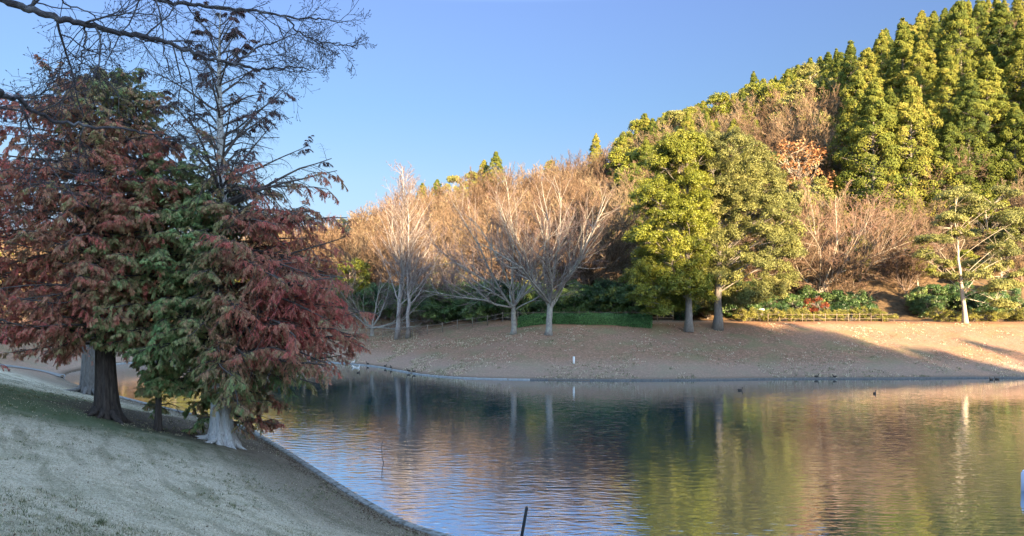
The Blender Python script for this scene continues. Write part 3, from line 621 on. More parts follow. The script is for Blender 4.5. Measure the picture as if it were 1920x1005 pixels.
# named trees that stand out on the skyline and the slope: (kind, px, py of the top, distance, label)
marks = [('c', 1117, 252, 243, 'small dark conifer alone on the skyline above the orange bare wood'),
         ('c', 930, 284, 262, 'tallest of the green conifers on the low left skyline'), ('c', 908, 300, 268, 'conifer left of the tallest one on the low left skyline'),
         ('g', 886, 318, 270, 'round green crown on the left skyline between two conifers'), ('g', 850, 325, 275, 'flat green crown on the left skyline, left of the round one'),
         ('c', 820, 336, 280, 'dark pointed conifer near the left end of the skyline'), ('c', 792, 342, 284, 'small pointed conifer at the left end of the skyline'),
         ('c', 1209, 212, 200, 'conifer with narrow top on the skyline above the big bright evergreen tree'), ('g', 1240, 215, 205, 'rounded green top on the skyline right of the narrow conifer'),
         ('c', 1413, 136, 226, 'lone dark pointed conifer on the skyline above the bare trees'), ('c', 1519, 110, 220, 'dark conifer on the skyline beside the bare brush left of the cedar wood'),
         ('c', 1553, 98, 218, 'thin dark conifer half hidden in the bare brush on the skyline'),
         ('c', 1662, 54, 190, 'slim cedar that starts the tall cedar wood on the skyline'), ('c', 1728, 20, 180, 'tall pointed cedar with a notch of sky to its right'),
         ('c', 1812, 2, 178, 'cedar on the skyline, first right of the sky notch'), ('c', 1843, 0, 172, 'cedar on the skyline, second right of the sky notch'),
         ('c', 1880, 8, 178, 'cedar on the skyline near the right edge of the picture'), ('c', 1910, 2, 168, 'topmost cedar at the right edge of the picture'),
         ('c', 1745, 188, 122, 'bright sunlit cedar standing in front of the wood, middle one of the front row'), ('c', 1823, 148, 122, 'tallest bright cedar of the front row'),
         ('c', 1872, 168, 120, 'bright cedar of the front row next to the tallest one at its right'), ('c', 1668, 165, 126, 'bright cedar of the front row, left of the middle one'),
         ('c', 1610, 190, 128, 'leftmost bright cedar of the front row above the brown bare trees'), ('c', 1905, 200, 116, 'bright front cedar cut by the right edge of the picture'),
         ('c', 1640, 260, 116, 'short cedar in front below the gap between the two leftmost front cedars'), ('c', 1780, 230, 112, 'cedar low in the front row below the gap between two bright ones'),
         ('o', 1497, 250, 118, 'bare tree with the last orange leaves above the pale bare tree'), ('g', 1585, 120, 200, 'rounded bright green tree left of the slim cedar'),
         ('g', 1850, 350, 104, 'dark evergreen behind the leaf clouds of the white-trunked tree'),
         ]
taken = []
for k, px, py, d, lab in marks:
    x = (px-960)/F*d; g = G(x, d); h = EYE+(YH-py)*d/F-g; base = dict(c=18, g=12.3, o=9.5)[k]
    s = h/base; z = g-.25; s = max(.3, s); pool, nm = dict(c=(P_cedar, 'cedar_tree'), g=(P_broad, 'evergreen_tree'), o=([P_orange], 'orange_tree'))[k]
    wmul = min(1.25, max(.62, 1/s**.4)) if k == 'c' else 1
    plant(pool[int(rg.integers(len(pool)))], nm, (x, d, z), rg.random()*6.28, (s*wmul, s*wmul, s), lab, 'conifer' if k == 'c' else 'tree'); taken.append((x, d))
# the mass of the wood, planted on a jittered grid over the slope
TL = {'c': ('sunlit green cedar among the many close-set cedars covering the right hillside', 'conifer', 'cedars covering the right hillside'),
      'c2': ('green conifer mixed into the middle of the slope behind the big evergreens', 'conifer', 'conifers on the middle slope'),
      'b': ('orange-brown bare tree in the dense bare wood on the left hillside', 'bare tree', 'bare trees covering the left hillside'),
      'b2': ('brown bare tree among evergreens on the right and middle slope', 'bare tree', 'bare trees on the middle slope'),
      'b3': ('reddish brown bare tree in the far wood glimpsed through the red cypress foliage', 'bare tree', 'far trees behind the cypresses'),
      'g': ('olive-green leafy tree on the middle of the slope between conifers and bare trees', 'tree', 'leafy trees on the middle slope'),
      'g2': ('yellow-green leafy tree at the foot of the bare wood behind the bank', 'tree', 'leafy trees in the bare wood')}
pts = []
yy = 100.0
while yy < 300:
    st = 4.2+max(0, (yy-100))*.016; xx = -60-yy*.32
    while xx < yy*.80+8:
        pts.append((xx+rg.normal(0, st*.28), yy+rg.normal(0, st*.28))); xx += st
    yy += st*.95
nc = dict(c=0, b=0, g=0)
pts = np.array(pts); sh = shore(pts[:, 0], pts[:, 1]); order = np.argsort(pts[:, 1]); recs = []
for i in order:
    x, y = pts[i]; px = 960+F*x/y; dr, zr = ridge(px)
    if sh[i] < 27 or y > dr+4 or px > 2010 or px < -60: continue
    if min((x-a)**2+(y-b)**2 for a, b in taken) < 9: continue
    u = rg.random(); up_ = (y-(y-sh[i]+27))/max(dr-(y-sh[i]+27), 1)
    if px < 520:
        if u > .35: continue
        k, tl, s = 'b', 'b3', .9+.3*rg.random()
    elif px < 1165:
        if px > 640 and up_ < (.3 if px > 900 else .12) and u < (.34 if px > 900 else .2): k, tl, s = 'g', 'g2', .55+.2*rg.random()
        elif u < .03: k, tl, s = 'g', 'g2', .6
        else: k, tl, s = 'b', 'b', .85+.4*rg.random()
    elif px < 1560:
        bare = .9 if up_ > .78 else .75 if (px > 1450 and up_ < .45) else .22
        if u < bare: k, tl, s = 'b', 'b2', .85+.3*rg.random()
        elif u < bare+.35: k, tl, s = 'g', 'g', .75+.4*rg.random()
        else: k, tl, s = 'c', 'c2', .55+.22*rg.random()
    else:
        if up_ < .13:
            if u < .25: continue
            k, tl, s = ('g', 'g', .42+.22*rg.random()) if u < .68 else ('b', 'b2', .6+.25*rg.random())
        elif px < 1640 and up_ > .75 and u < .6: k, tl, s = 'b', 'b2', .9
        else:
            if u > .43: continue
            if u < .055: k, tl, s = 'b', 'b2', .8+.3*rg.random()
            else: k, tl, s = 'c', 'c', .82+.5*rg.random()
    if nc[k] >= 280: continue
    # keep below the skyline
    top = dict(c=18, b=13.5, g=12)[k]*s; lim = EYE+(YH-(sky_y(px)-6-14*rg.random()))*y/F-G(x, y)
    if lim < 4: continue
    s = min(s, lim/dict(c=18, b=13.5, g=12)[k])
    nc[k] += 1; recs.append([k, x, y, s, tl, px, up_])
# every tree of the wood is named by its size, its belt on the slope, what it stands above or behind, and its turn in that stretch
WHERE = [(90, 'beyond the far left edge foliage'), (200, 'behind the black-trunked cypress'), (330, 'between the two cypress trunks'), (460, 'behind the pale fluted trunk'), (640, 'behind the red cypress foliage'),
         (720, 'left of the slender pair'), (790, 'behind the slender pair'), (860, 'right of the slender pair'), (930, 'left of the dark-twigged tree'), (1000, 'behind the dark-twigged tree'), (1070, 'behind the vase-shaped tree'),
         (1150, 'right of the vase-shaped tree'), (1230, 'at the left flank of the bright evergreen'), (1320, 'above the bright evergreen'), (1400, 'above the olive evergreen'), (1480, 'above the right flank of the olive evergreen'),
         (1560, 'above the pale bare tree'), (1640, 'above the brown bare tree'), (1720, 'between brown bare tree and white-trunked tree'), (1800, 'above the white-trunked tree'), (1870, 'right above the white-trunked tree'), (9999, 'at the right edge')]
BELT = [(.10, 'foot'), (.22, 'low slope'), (.36, 'lower slope'), (.5, 'mid slope'), (.64, 'upper slope'), (.8, 'high slope'), (9, 'crest')]
ORD = ['first', 'second', 'third', 'fourth', 'fifth', 'sixth', 'seventh', 'eighth', 'ninth', 'tenth', 'eleventh', 'twelfth', 'thirteenth', 'fourteenth', 'fifteenth', 'sixteenth', 'seventeenth', 'eighteenth', 'nineteenth', 'twentieth']
KN = dict(c='cedar', b='bare tree', g='leafy tree'); bins = {}
for r_ in recs:
    key = (r_[0], next(w for b, w in WHERE if r_[5] < b), next(w for b, w in BELT if r_[6] < b)); bins.setdefault(key, []).append(r_)
for key, L_ in bins.items():
    L_.sort(key=lambda r_: r_[5])
    for q, r_ in enumerate(L_):
        what = KN[key[0]]; pos = 'only' if len(L_) == 1 else ORD[min(q, 19)]
        lab = f"{pos} {what} {'from left ' if len(L_) > 1 else ''}on {key[2]} {key[1]}" if key[2] != 'low slope' else f"{pos} {what} {'from left ' if len(L_) > 1 else ''}low on slope {key[1]}"
        put(r_[0], r_[1], r_[2], r_[3], lab, TL[r_[4]][1], TL[r_[4]][2])
print('wood', nc)

for i in range(15):
    px = 8+i*47+rg.normal(0, 6); d = 101+(6 if px < 560 else 0)+rg.random()*5; x = (px-960)/F*d
    plant(P_broad[i % 4], 'evergreen_tree', (x, d, G(x, d)-.2), rg.random()*6, (.78, .78, .60+.10*rg.random()), 'dark shaded evergreen beyond the inlet, ' + (f'{ORD[i]} from the left, behind cypress foliage' if i < 13 else 'just right of the red cypress' if i == 14 else 'at the edge of the red cypress'), 'tree', 'dark evergreens beyond the inlet')
# ------------------------------------------------------------------ shrubs at the foot of the hill
shr = []
for i in range(104):
    px = (655+(1925-655)*(i+.5)/64 if i < 64 else 640+620*(i-63.5)/40 if i < 94 else 640*(i-93.5)/10)+rg.normal(0, 7)
    d = 66+26+rg.random()*4.5+(np.interp(px, [0, 600, 700, 800, 900], [22, 16, 9, 3, 0])); x = (px-960)/F*d
    if 1130 < px < 1250 and i % 2: d += 2
    lit = px > 1400
    if px > 1645 and px < 1700: continue
    s = (.62+.3*rg.random())*(1.05 if not lit else .82)
    if px < 640: lab, grp = 'dark shrub glimpsed behind the cypresses on the far side of the inlet', 'shrubs behind the cypresses'
    elif px < 1250: lab, grp = 'dark evergreen shrub in the shaded row behind the bank, left of the big evergreens', 'shaded shrubs behind the bank'
    elif not lit: lab, grp = 'evergreen shrub in the shade under the big evergreen trees', 'shrubs under the evergreens'
    else: lab, grp = 'glossy green shrub in the sunlit row behind the low fence', 'sunlit shrubs behind the bank'
    shr.append([px, x, d, s, lab, grp])
shr.sort(key=lambda q: q[0]); seen = {}
for q in shr:
    w = next(w for b, w in WHERE if q[0] < b).replace('above', 'beside'); seen.setdefault(w, []).append(q)
for w, L_ in seen.items():
    for j_, q in enumerate(L_):
        g_ = q[5]
        look = 'dark' if 'shaded' in g_ or 'under' in g_ or 'behind the cyp' in g_ else 'glossy green'
        put('s', q[1], q[2], q[3], f"{look} shrub {w}, " + ('the only one there' if len(L_) == 1 else f"{ORD[min(j_, 19)]} from the left"), 'shrub', g_)
P_low = [proto(broad_meshes(380+i, 1.6, 1.5, base=.02, nlobe=24, lr=.5, per=190, leaf=.10, trunk_r=.03), M_['grey_bark'], M_['yellow_shrub']) for i in range(3)]
for i in range(24):
    px = 1395+i*22.5+rg.normal(0, 3); d = 86.5+rg.random()*1.5
    if 1675 < px < 1735: continue
    x = (px-960)/F*d; plant(P_low[i % 3], 'low_shrub', (x, d, G(x, d)-.15), rg.random()*6, (.9, .9, .75+.3*rg.random()), f"low yellow-green shrub on the bank top, {'near the sign' if px < 1470 else 'before the red shrub' if px < 1545 else 'right of the red shrub' if px < 1690 else 'left of the white trunk' if px < 1800 else 'right of the white trunk'}, {['lowest', 'plump', 'ragged', 'round', 'spreading', 'upright', 'brownish', 'tallest'][(i*5) % 8]} one", 'shrub', 'low yellow-green shrubs on the bank top')
x, y = (1534-960)/F*88, 88
plant(proto(broad_meshes(391, 2.6, 1.6, base=.3, nlobe=16, lr=.5, per=200, leaf=.11, trunk_r=.04), M_['grey_bark'], M_['red_shrub']), 'red_shrub', (x, y, G(x, y)-.05), 0, 1,
      'small shrub with orange-red leaves in the sunlit shrub row', 'shrub')

# clipped hedge
def hedge():
    a, b = gxy(974, 613), gxy(1221, 612); root = empty('clipped_hedge', ((a[0]+b[0])/2, (a[1]+b[1])/2, (a[2]+b[2])/2), 0, 1, 'long clipped dark green hedge on the far bank right of the bare trees', 'hedge')
    rg = rs(9); m = 52000; c = MB(); x0, y0, z0 = root.location; ln = math.hypot(b[0]-a[0], b[1]-a[1]); dx, dy = (b[0]-a[0])/ln, (b[1]-a[1])/ln
    f = rg.random(m); u = (rg.random(m)-.5)*ln; face = rg.random(m); v = np.where(face < .45, rg.random(m)*1.5-.75, np.where(face < .8, -.75, .75)); h = np.where(face < .45, 1.0, rg.random(m))
    e = rg.random(m) < .05; u = np.where(e, np.sign(u)*ln/2, u); v = np.where(e, rg.random(m)*1.5-.75, v); h = np.where(e, rg.random(m), h)
    hz = (1.0+.05*np.sin(u*1.3)+.05*np.sin(u*3.1)+.045*rg.normal(0, 1, m))*(1-.16*(np.abs(v)/.75)**2.5*(h > .9)); bul = .06*np.sin(u*2.1+h*3)
    v = v*(1-.12*(h > .9))+np.sign(v)*bul; P = np.stack([dx*u-dy*v, dy*u+dx*v, h*hz], 1)+rg.normal(0, .03, (m, 3))
    gz = ground(P[:, 0]+x0, P[:, 1]+y0)-z0; P[:, 2] += gz
    N = np.stack([rg.normal(0, .6, m), np.where(h > .95, 0, np.sign(v))+rg.normal(0, .6, m), np.where(h > .95, 1, .2)+rg.normal(0, .5, m)], 1)
    c.blades(P, rg.normal(0, 1, (m, 3)), N, .13, .07, t=np.clip(.5+.2*np.sin(u*.8)+.15*rg.normal(0, 1, m), 0, 1), r=rg.random(m)); c.build('leaves', M_['hedge'], root)
    s = MB(); n = 34
    for k in range(n):
        u_ = (k/(n-1)-.5)*(ln-.4); p = A3(dx*u_, dy*u_, 0); p[2] = G(p[0]+x0, p[1]+y0)-z0-.1
        for q in range(5):
            s.frusta(p[None], (p+A3(rg.normal(0, .2), rg.normal(0, .35), .95))[None], .018, .01, 4)
    s.build('stems', M_['grey_bark'], root)
hedge()

# ------------------------------------------------------------------ wooded ridge behind the viewpoint (it shades the near side)
def rear_wood():
    rg = rs(12); c = MB(); us = np.arange(-60, 108, 2.0); 
    for row in range(3):
        for u in us:
            uu = u+rg.normal(0, .5); w_ = W0-row*4+rg.normal(0, .8); x = uu*CA+w_*SA; y = -uu*SA+w_*CA; z0 = G(x, y)-.3
            amp = 1.2 if uu < 60 else 3.4
            h = 7.3+amp*rg.normal(0, .6)+(-1.0 if row else 0)+(0 if uu < 60 else .2)
            if uu > 60 and rg.random() < .2: h += 4.4
            m = 520; q = rg.random(m)**.8; zz = h*(.02+.98*q); r_ = 2.1*np.clip(1-q, .03, 1)**.75*(.6+.4*rg.random(m)); th = rg.random(m)*6.283
            P = np.stack([x+r_*np.cos(th), y+r_*np.sin(th), z0+zz], 1); o = np.stack([np.cos(th), np.sin(th), np.full(m, .5)], 1)
            c.blades(P, o+rg.normal(0, .5, (m, 3)), rg.normal(0, 1, (m, 3)), .8, .42, t=rg.random(m), r=rg.random(m))
    tag(c.build('woodland', M_['cedar']), kind='stuff')
rear_wood()

# ------------------------------------------------------------------ the cypresses on the near bank
def cypress(base, H, sets, name, label, bark, trunk_r, colfn, seed, lobes=7, flare=1.9, bladelen=.12, wscale=1.0, lean=(0, 0), kk=(13, 9, 36)):
    """sets: (count, z0, z1, reach(z, azimuth), rise, keep, outer) - one entry per kind of branch layer"""
    rg = rs(seed); root = empty(name, base, 0, 1, label, 'cypress'); t = MB(); c = MB(); br = MB(); c2 = MB()
    z = np.concatenate([[-.2, 0, .15, .35, .7, 1.2, 2, 3], np.linspace(4.2, H*.985, 14)]); rad = trunk_r*np.clip(1-z/H, .015, 1)**.85
    fl = 1+(flare-1)*np.exp(-np.maximum(z, 0)*1.5)
    pt = np.stack([lean[0]*z/H+.05*np.sin(z*.6+seed), lean[1]*z/H+.05*np.cos(z*.5), z], 1); pt -= np.array([pt[1, 0], pt[1, 1], 0])
    t.tube(pt, rad*fl, 64, mod=lambda a, th: 1+(.06+.22*np.exp(-a*11))*np.cos(lobes*th+1.3*np.sin(2*th)+seed)+(.03+.06*np.exp(-a*10))*np.cos(15*th+2*np.sin(3*th)))
    for k_ in range(9):                                    # roots that run out from the flare into the ground
        a_ = k_*6.283/9+rg.normal(0, .18); ln_ = trunk_r*(2.3+1.3*rg.random()); q_ = np.linspace(.75, 1, 2)
        rr_ = np.linspace(trunk_r*.95, ln_, 6); xs_, ys_ = rr_*np.cos(a_+np.linspace(0, rg.normal(0, .3), 6)), rr_*np.sin(a_+np.linspace(0, rg.normal(0, .3), 6))
        gz_ = ground(xs_+base[0], ys_+base[1])-base[2]; zz_ = gz_+np.array([.30, .16, .07, .02, -.03, -.09])*trunk_r/.4
        t.tube(np.stack([xs_, ys_, zz_], 1), np.array([.17, .13, .095, .07, .05, .03])*trunk_r/.4, 8)
    for cnt_, z0, z1, reach, rise, keep, outer in sets:
        zz = z0+(z1-z0)*(np.arange(cnt_)+rg.random(cnt_))/cnt_; a = np.arange(cnt_)*2.39996+rg.normal(0, .35, cnt_)
        Ln = np.array([reach(q, b) for q, b in zip(zz, a)])*(.78+.34*rg.random(cnt_)); ok = Ln > .25; zz, a, Ln = zz[ok], a[ok], Ln[ok]; m = len(zz); rise = rise+rg.normal(0, .13, m)
        S = np.stack([np.interp(zz, z, pt[:, 0]), np.interp(zz, z, pt[:, 1]), zz], 1); D = np.stack([np.cos(a)*np.cos(rise), np.sin(a)*np.cos(rise), np.sin(rise)], 1)
        r1 = np.clip(.014*Ln+.012, .012, .3*trunk_r)
        P1, R1 = grow(S, D, Ln, r1, 7, .07, -.22 if rise.mean() < .5 else .05, rg, .2); br.lines(P1, R1, 5)
        k1, k2, k3 = kk
        S, D, L2, r2, pi, tt = kids(P1, R1, Ln, k1, .16, 1, .95, .40, rg, .5, flat=.35, tip=.62)
        L2 = np.clip(L2, .25, 2.6); r2 = np.maximum(r2, .005); P2, R2 = grow(S, D, L2, r2, 4, .14, -.55, rg, .4); br.lines(P2, R2, 3)
        S, D, L3, r3, pj, t3 = kids(P2, R2, L2, k2, .1, 1, .8, .45, rg, .5, flat=.5, tip=.5)
        L3 = np.clip(L3, .12, .8); P3, R3 = grow(S, D, L3, np.full(len(S), .004), 3, .14, -1.1, rg, .6); br.lines(P3, R3, 3)
        # feathery fronds along the last twigs; a whole side twig is bare or leafy together
        wpos = P2.mean(1); tn2 = colfn(wpos, rg); prob = keep*np.ones(len(P2)); prob[tt < outer] *= .12
        leafy2 = rg.random(len(P2)) < prob; sel = np.nonzero(leafy2[pj])[0]
        if len(sel) == 0: continue
        idx = np.repeat(sel, k3); mm = len(idx); f = rg.random(mm)*2.999; i0 = f.astype(int); fr = (f-i0)[:, None]
        Pb = P3[idx, i0]*(1-fr)+P3[idx, i0+1]*fr; ax = nrm(P3[idx, i0+1]-P3[idx, i0]); side = nrm(np.cross(ax, A3(0, 0, 1))+1e-6)*np.where(rg.random(mm) < .5, 1, -1)[:, None]
        A = ax*.8+side*.75+np.stack([0*f, 0*f, -.45-.8*rg.random(mm)], 1)+rg.normal(0, .22, (mm, 3)); N = nrm(np.cross(A, side)*.6+rg.normal(0, .45, (mm, 3))+A3(0, 0, .6))
        tn = tn2[pj[idx]]+.06*rg.normal(0, 1, mm)+.07*rg.normal(0, 1, len(P3))[idx]
        rr = .55*rg.random(mm)+.45*rg.random(len(P3))[idx]
        (c2 if rise.mean() > .5 else c).blades(Pb, A, N, bladelen*(.5+.8*rg.random(mm)), .023*wscale, t=np.clip(tn, 0, 1), r=rr)
    t.build('trunk', bark, root, smooth=True); br.build('branches', M_['branch'], root); c.build('crown', M_['cypress'], root)
    if c2.n: c2.build('open_top_foliage', M_['cypress_top'], root)
    return root
def az_lr(a, left, right, fb=None):
    """reach that differs to the left (-x), to the right (+x) and towards the front and back"""
    cx = math.cos(a); fb = (left+right)/2*.85 if fb is None else fb
    return (right if cx > 0 else left)*abs(cx)**1.0*1.0+fb*(1-abs(cx))
def tab(z, T):
    zs, vs = zip(*sorted(T)); return float(np.interp(z, zs, vs))
# right cypress (pale fluted trunk)
LB = A3(*gxy(416, 832)); LB[2] -= .05; mB = LB[1]/F
zB = lambda y: EYE+(YH-y)*mB-LB[2]
HB = zB(8)
lB = [(zB(y), (430-x)*mB) for y, x in ((390, 410), (420, 385), (500, 375), (560, 350), (620, 300), (650, 285), (700, 290), (760, 335))]
rB = [(zB(y), (x-430)*mB) for y, x in ((390, 480), (410, 600), (440, 660), (520, 675), (600, 680), (660, 665), (690, 620), (720, 565), (760, 540), (790, 500))]
def colB(P, rg):
    x, y, z = P[:, 0], P[:, 1], P[:, 2]; n = .5*vn(x+z*.6, y+z*.9, .5, 21)
    t = .34+.34*sm(-1.0, 2.2, x)+.10*n-.17*np.exp(-((x+2.6)/2.2)**2-((z-zB(420))/2.8)**2)-.10*np.exp(-((x+3.5)/2)**2-((z-zB(600))/1.2)**2)
    t = t-.32*np.exp(-((x-2.6)/1.6)**2-((z-zB(715))/1.1)**2)+.12*np.exp(-((x-3)/2)**2-((z-zB(600))/1.3)**2)
    return np.clip(t+.07*rg.normal(0, 1, len(P)), 0, 1)
dn = 1.0
cypress(LB, HB, [
    (150, zB(745), zB(405), lambda z, a: az_lr(a, tab(z, lB), tab(z, rB))*(1 if z > zB(660) or math.sin(a) > -.1 or (math.cos(a) > .75) else .28), .12, .97, .0),
    (26, zB(790), zB(720), lambda z, a: az_lr(a, 2.6, 2.8, 2.4)*(1 if math.sin(a) > .1 else .0), -.1, .8, .0),
    (64, zB(690), zB(450), lambda z, a: tab(z, rB)*1.04 if math.cos(a) > .45 else 0, .10, .97, .1),
    (26, zB(430), zB(345), lambda z, a: az_lr(a, 1.6, 4.9, 2.4), .38, .75, .25),
    (50, zB(400), zB(30), lambda z, a: tab(z, [(zB(372), 4.6), (zB(280), 3.6), (zB(180), 2.9), (zB(80), 1.5), (zB(20), .6)])*(1.0+.08*math.cos(a)), .62, .36, .66),
    ], 'cypress_tree', 'tall cypress with a pale fluted trunk, red and green foliage and a bare open top', M_['white_bark'], .40, colB, 71, flare=1.75)
# slim cypress in the middle: thin dark trunk, green and brown foliage
pxD, dD = 296, 31.5; xD = (pxD-960)/F*dD; zcD = G(xD, dD); mD = dD/F; zD = lambda y: EYE+(YH-y)*mD-zcD
lD = [(zD(y), (300-x)*mD) for y, x in ((285, 290), (320, 255), (360, 240), (420, 175), (500, 165), (560, 150), (620, 150), (660, 210), (700, 250))]
rD = [(zD(y), (x-300)*mD) for y, x in ((285, 345), (320, 375), (360, 400), (420, 440), (500, 435), (600, 425), (680, 400), (740, 350))]
def colD(P, rg):
    x, y, z = P[:, 0], P[:, 1], P[:, 2]; n = .5*vn(x*1.2+z*.5, y+z*1.3, .6, 27)
    return np.clip(.35+.20*n-.12*sm(-1, 2, x)*sm(zD(560), zD(420), z)+.12*np.exp(-((z-zD(370))/1.2)**2)+.05*rg.normal(0, 1, len(P)), 0, 1)
cypress((xD, dD, zcD-.05), zD(278), [
    (16, zD(770), zD(700), lambda z, a: 2.3 if math.sin(a) > .2 else 0, .05, .35, .2),
    (128, zD(735), zD(290), lambda z, a: az_lr(a, tab(z, lD), tab(z, rD))*(1 if z > zD(650) or math.sin(a) > 0 else .4), .12, .97, .0)],
    'cypress_tree', 'slim cypress with a thin dark trunk and mostly green foliage, between the two thick trunks', M_['dark_bark'], .12, colD, 75, flare=1.3)
# left cypress (black trunk)
LA = A3(*gxy(201, 783)); LA[2] -= .05; mA = LA[1]/F; zA = lambda y: EYE+(YH-y)*mA-LA[2]
lA = [(zA(y), (200-x)*mA) for y, x in ((140, 175), (175, 90), (220, 20), (300, -15), (400, -10), (500, 0), (600, 10), (660, 60))]
rA = [(zA(y), (x-200)*mA) for y, x in ((140, 245), (175, 290), (230, 330), (300, 345), (400, 350), (500, 330), (600, 320), (680, 290))]
def colA(P, rg):
    x, y, z = P[:, 0], P[:, 1], P[:, 2]; n = .5*vn(x+z*.6, y+z*.9, .45, 33)
    return np.clip(.66+.08*n-.30*np.exp(-((x-.8)/1.5)**2)*sm(zA(330), zA(150), z)+.12*sm(-1, -4, x)+.06*rg.normal(0, 1, len(P)), 0, 1)
cypress(LA, zA(128), [
    (190, zA(650), zA(135), lambda z, a: az_lr(a, tab(z, lA), tab(z, rA)), .15, .9, .0),
    ], 'cypress_tree', 'broad rusty red cypress with a nearly black trunk, left of the pale-trunked one', M_['dark_bark'], .42, colA, 72, flare=1.35, lobes=6)
colR = lambda P, rg: np.clip(.80+.06*rg.normal(0, 1, len(P))+.06*vn(P[:, 0], P[:, 2], .5, 4), 0, 1)
x, y = (-130-960)/F*31, 31; zc = G(x, y)
cypress((x, y, zc-.05), 13, [(150, 1.9, 12.0, lambda z, a: tab(z, [(2, 5.4), (4.5, 5.6), (6.5, 4.6), (9, 3.6), (12, .6)]), .08, .95, .0)], 'cypress_tree',
        'dark red cypress whose foliage reaches in from beyond the left edge', M_['dark_bark'], .32, colR, 73, kk=(12, 7, 16))
x, y = (166-960)/F*47, 47; zc = G(x, y)
colC = lambda P, rg: np.clip(.62+.10*rg.normal(0, 1, len(P)), 0, 1)
cypress((x, y, zc-.05), 16, [(60, 3.2, 15.6, lambda z, a: tab(z, [(2, 4.6), (6, 4.6), (11, 3.2), (15.6, .5)]), .2, .55, .25)], 'cypress_tree',
        'cypress with a grey trunk just behind the black-trunked one', M_['grey_bark'], .42, colC, 74, kk=(10, 6, 12), flare=1.4, wscale=1.3)

# ------------------------------------------------------------------ the cherry tree whose bare branches hang in at the upper left
M_['cherry'] = bark_mat('cherry_bark', (.030, .025, .028), (.085, .075, .08), 6, .6, .4, (.13, .125, .13))
M_['cherry_twig'] = plain_mat('cherry_twigs', (.045, .035, .04), .8)
def cherry():
    rg = rs(6); X, Y = -9.6, 6.5; z0 = G(X, Y); root = empty('cherry_tree', (X, Y, z0), 0, 1, 'bare tree whose dark lichened branches hang in from the upper left', 'bare tree'); o0 = A3(X, Y, z0)
    t = MB(); c = MB(); zt = np.linspace(-.1, 3.2, 8); t.tube(np.stack([.25*np.sin(zt*.8), .05*zt, zt], 1), .26-.035*zt+.1*np.exp(-np.maximum(zt, 0)*3), 16, mod=lambda a, h: 1+.1*np.cos(4*h))
    top = A3(.2, .15, 3.1)
    def limb(pix, d0, d1, r0, r1, kd, ln, seed, entry=True, lev=3):
        r_ = rs(seed); n = len(pix); P = np.array([at(px, py, d0+(d1-d0)*i/(n-1)) for i, (px, py) in enumerate(pix)])-o0
        if entry: P = np.concatenate([[top, top*.45+P[0]*.55+A3(0, 0, .25)], P])
        Pc = []
        for i in range(len(P)-1):
            p0, p1, p2, p3 = P[max(i-1, 0)], P[i], P[i+1], P[min(i+2, len(P)-1)]
            for j in range(6):
                u = j/6; Pc.append(.5*((2*p1)+(-p0+p2)*u+(2*p0-5*p1+4*p2-p3)*u*u+(-p0+3*p1-3*p2+p3)*u**3))
        Pc.append(P[-1]); Pc = np.array(Pc); Pc[1:-1] += r_.normal(0, .010, (len(Pc)-2, 3)); m = len(Pc); Rr = np.linspace(r0, r1, m)
        if entry: Rr = Rr*np.where(np.arange(m) < 12, 1.0, 1.0)
        t.tube(Pc, Rr, 9)
        s = 12 if entry else 0; Pm, Rm = Pc[s:][None], Rr[s:][None]
        S, D, L2, r2, _, tt = kids(Pm, Rm, np.array([1.0]), kd, .0, 1, .85, ln, r_, .42, tip=.35); D[:, 1] *= .5
        r2 = np.clip(r2, .004, .014); P2, R2 = grow(S, D, L2, r2, 8, .16, -.05, r_, .4); t.lines(P2, R2, 5)
        S, D, L3, r3, _, _ = kids(P2, R2, L2, 7, .12, 1, .75, .48, r_, .6); P3, R3 = grow(S, D, L3, np.maximum(r3, .0023), 5, .17, .03, r_, .6); c.lines(P3, R3, 4)
        S, D, L4, r4, _, _ = kids(P3, R3, L3, 5, .15, 1, .75, .45, r_, .7); P4, R4 = grow(S, D, L4, np.full(len(S), .0020), 3, .18, .05, r_, .7); c.lines(P4, R4, 3)
        # buds at the tips
        tips = P4[:, -1]; c.frusta(tips, tips+nrm(P4[:, -1]-P4[:, -2])*.022, .0052, .001, 4)
    limb([(-60, -40), (0, -3), (54, 17), (113, 34), (167, 48), (234, 63), (293, 73), (347, 92), (397, 110), (443, 121), (493, 130), (545, 124), (583, 132)], 7.2, 8.6, .046, .006, 18, 1.05, 61)
    limb([(220, -40), (293, 0), (355, 8), (418, 15), (481, 21), (535, 31), (585, 36), (622, 38), (652, 42)], 8.4, 9.4, .032, .004, 16, .9, 62)
    limb([(535, 31), (556, 58), (593, 76), (630, 84), (664, 88)], 9.0, 9.4, .012, .004, 10, .5, 63, entry=False)
    limb([(-50, 172), (0, 180), (33, 186), (63, 209), (109, 230), (167, 236), (234, 242), (293, 255), (355, 272), (400, 300)], 6.3, 7.8, .028, .004, 10, .7, 64)
    limb([(161, 47), (160, 75), (152, 108), (140, 150)], 7.7, 7.6, .012, .004, 14, 1.0, 65, entry=False)
    limb([(60, -30), (120, 5), (185, 35), (210, 100)], 7.4, 7.9, .015, .004, 9, .85, 66)
    limb([(293, 0), (303, 45), (308, 90), (322, 145)], 8.5, 8.3, .010, .004, 9, .8, 67, entry=False)
    limb([(443, 121), (480, 90), (520, 78), (560, 60)], 8.3, 8.6, .013, .004, 8, .6, 69, entry=False)
    limb([(0, 205), (40, 240), (75, 290), (110, 320)], 6.5, 6.8, .012, .004, 7, .6, 70)
    t.build('trunk', M_['cherry'], root, smooth=True); c.build('twigs', M_['cherry_twig'], root)
cherry()

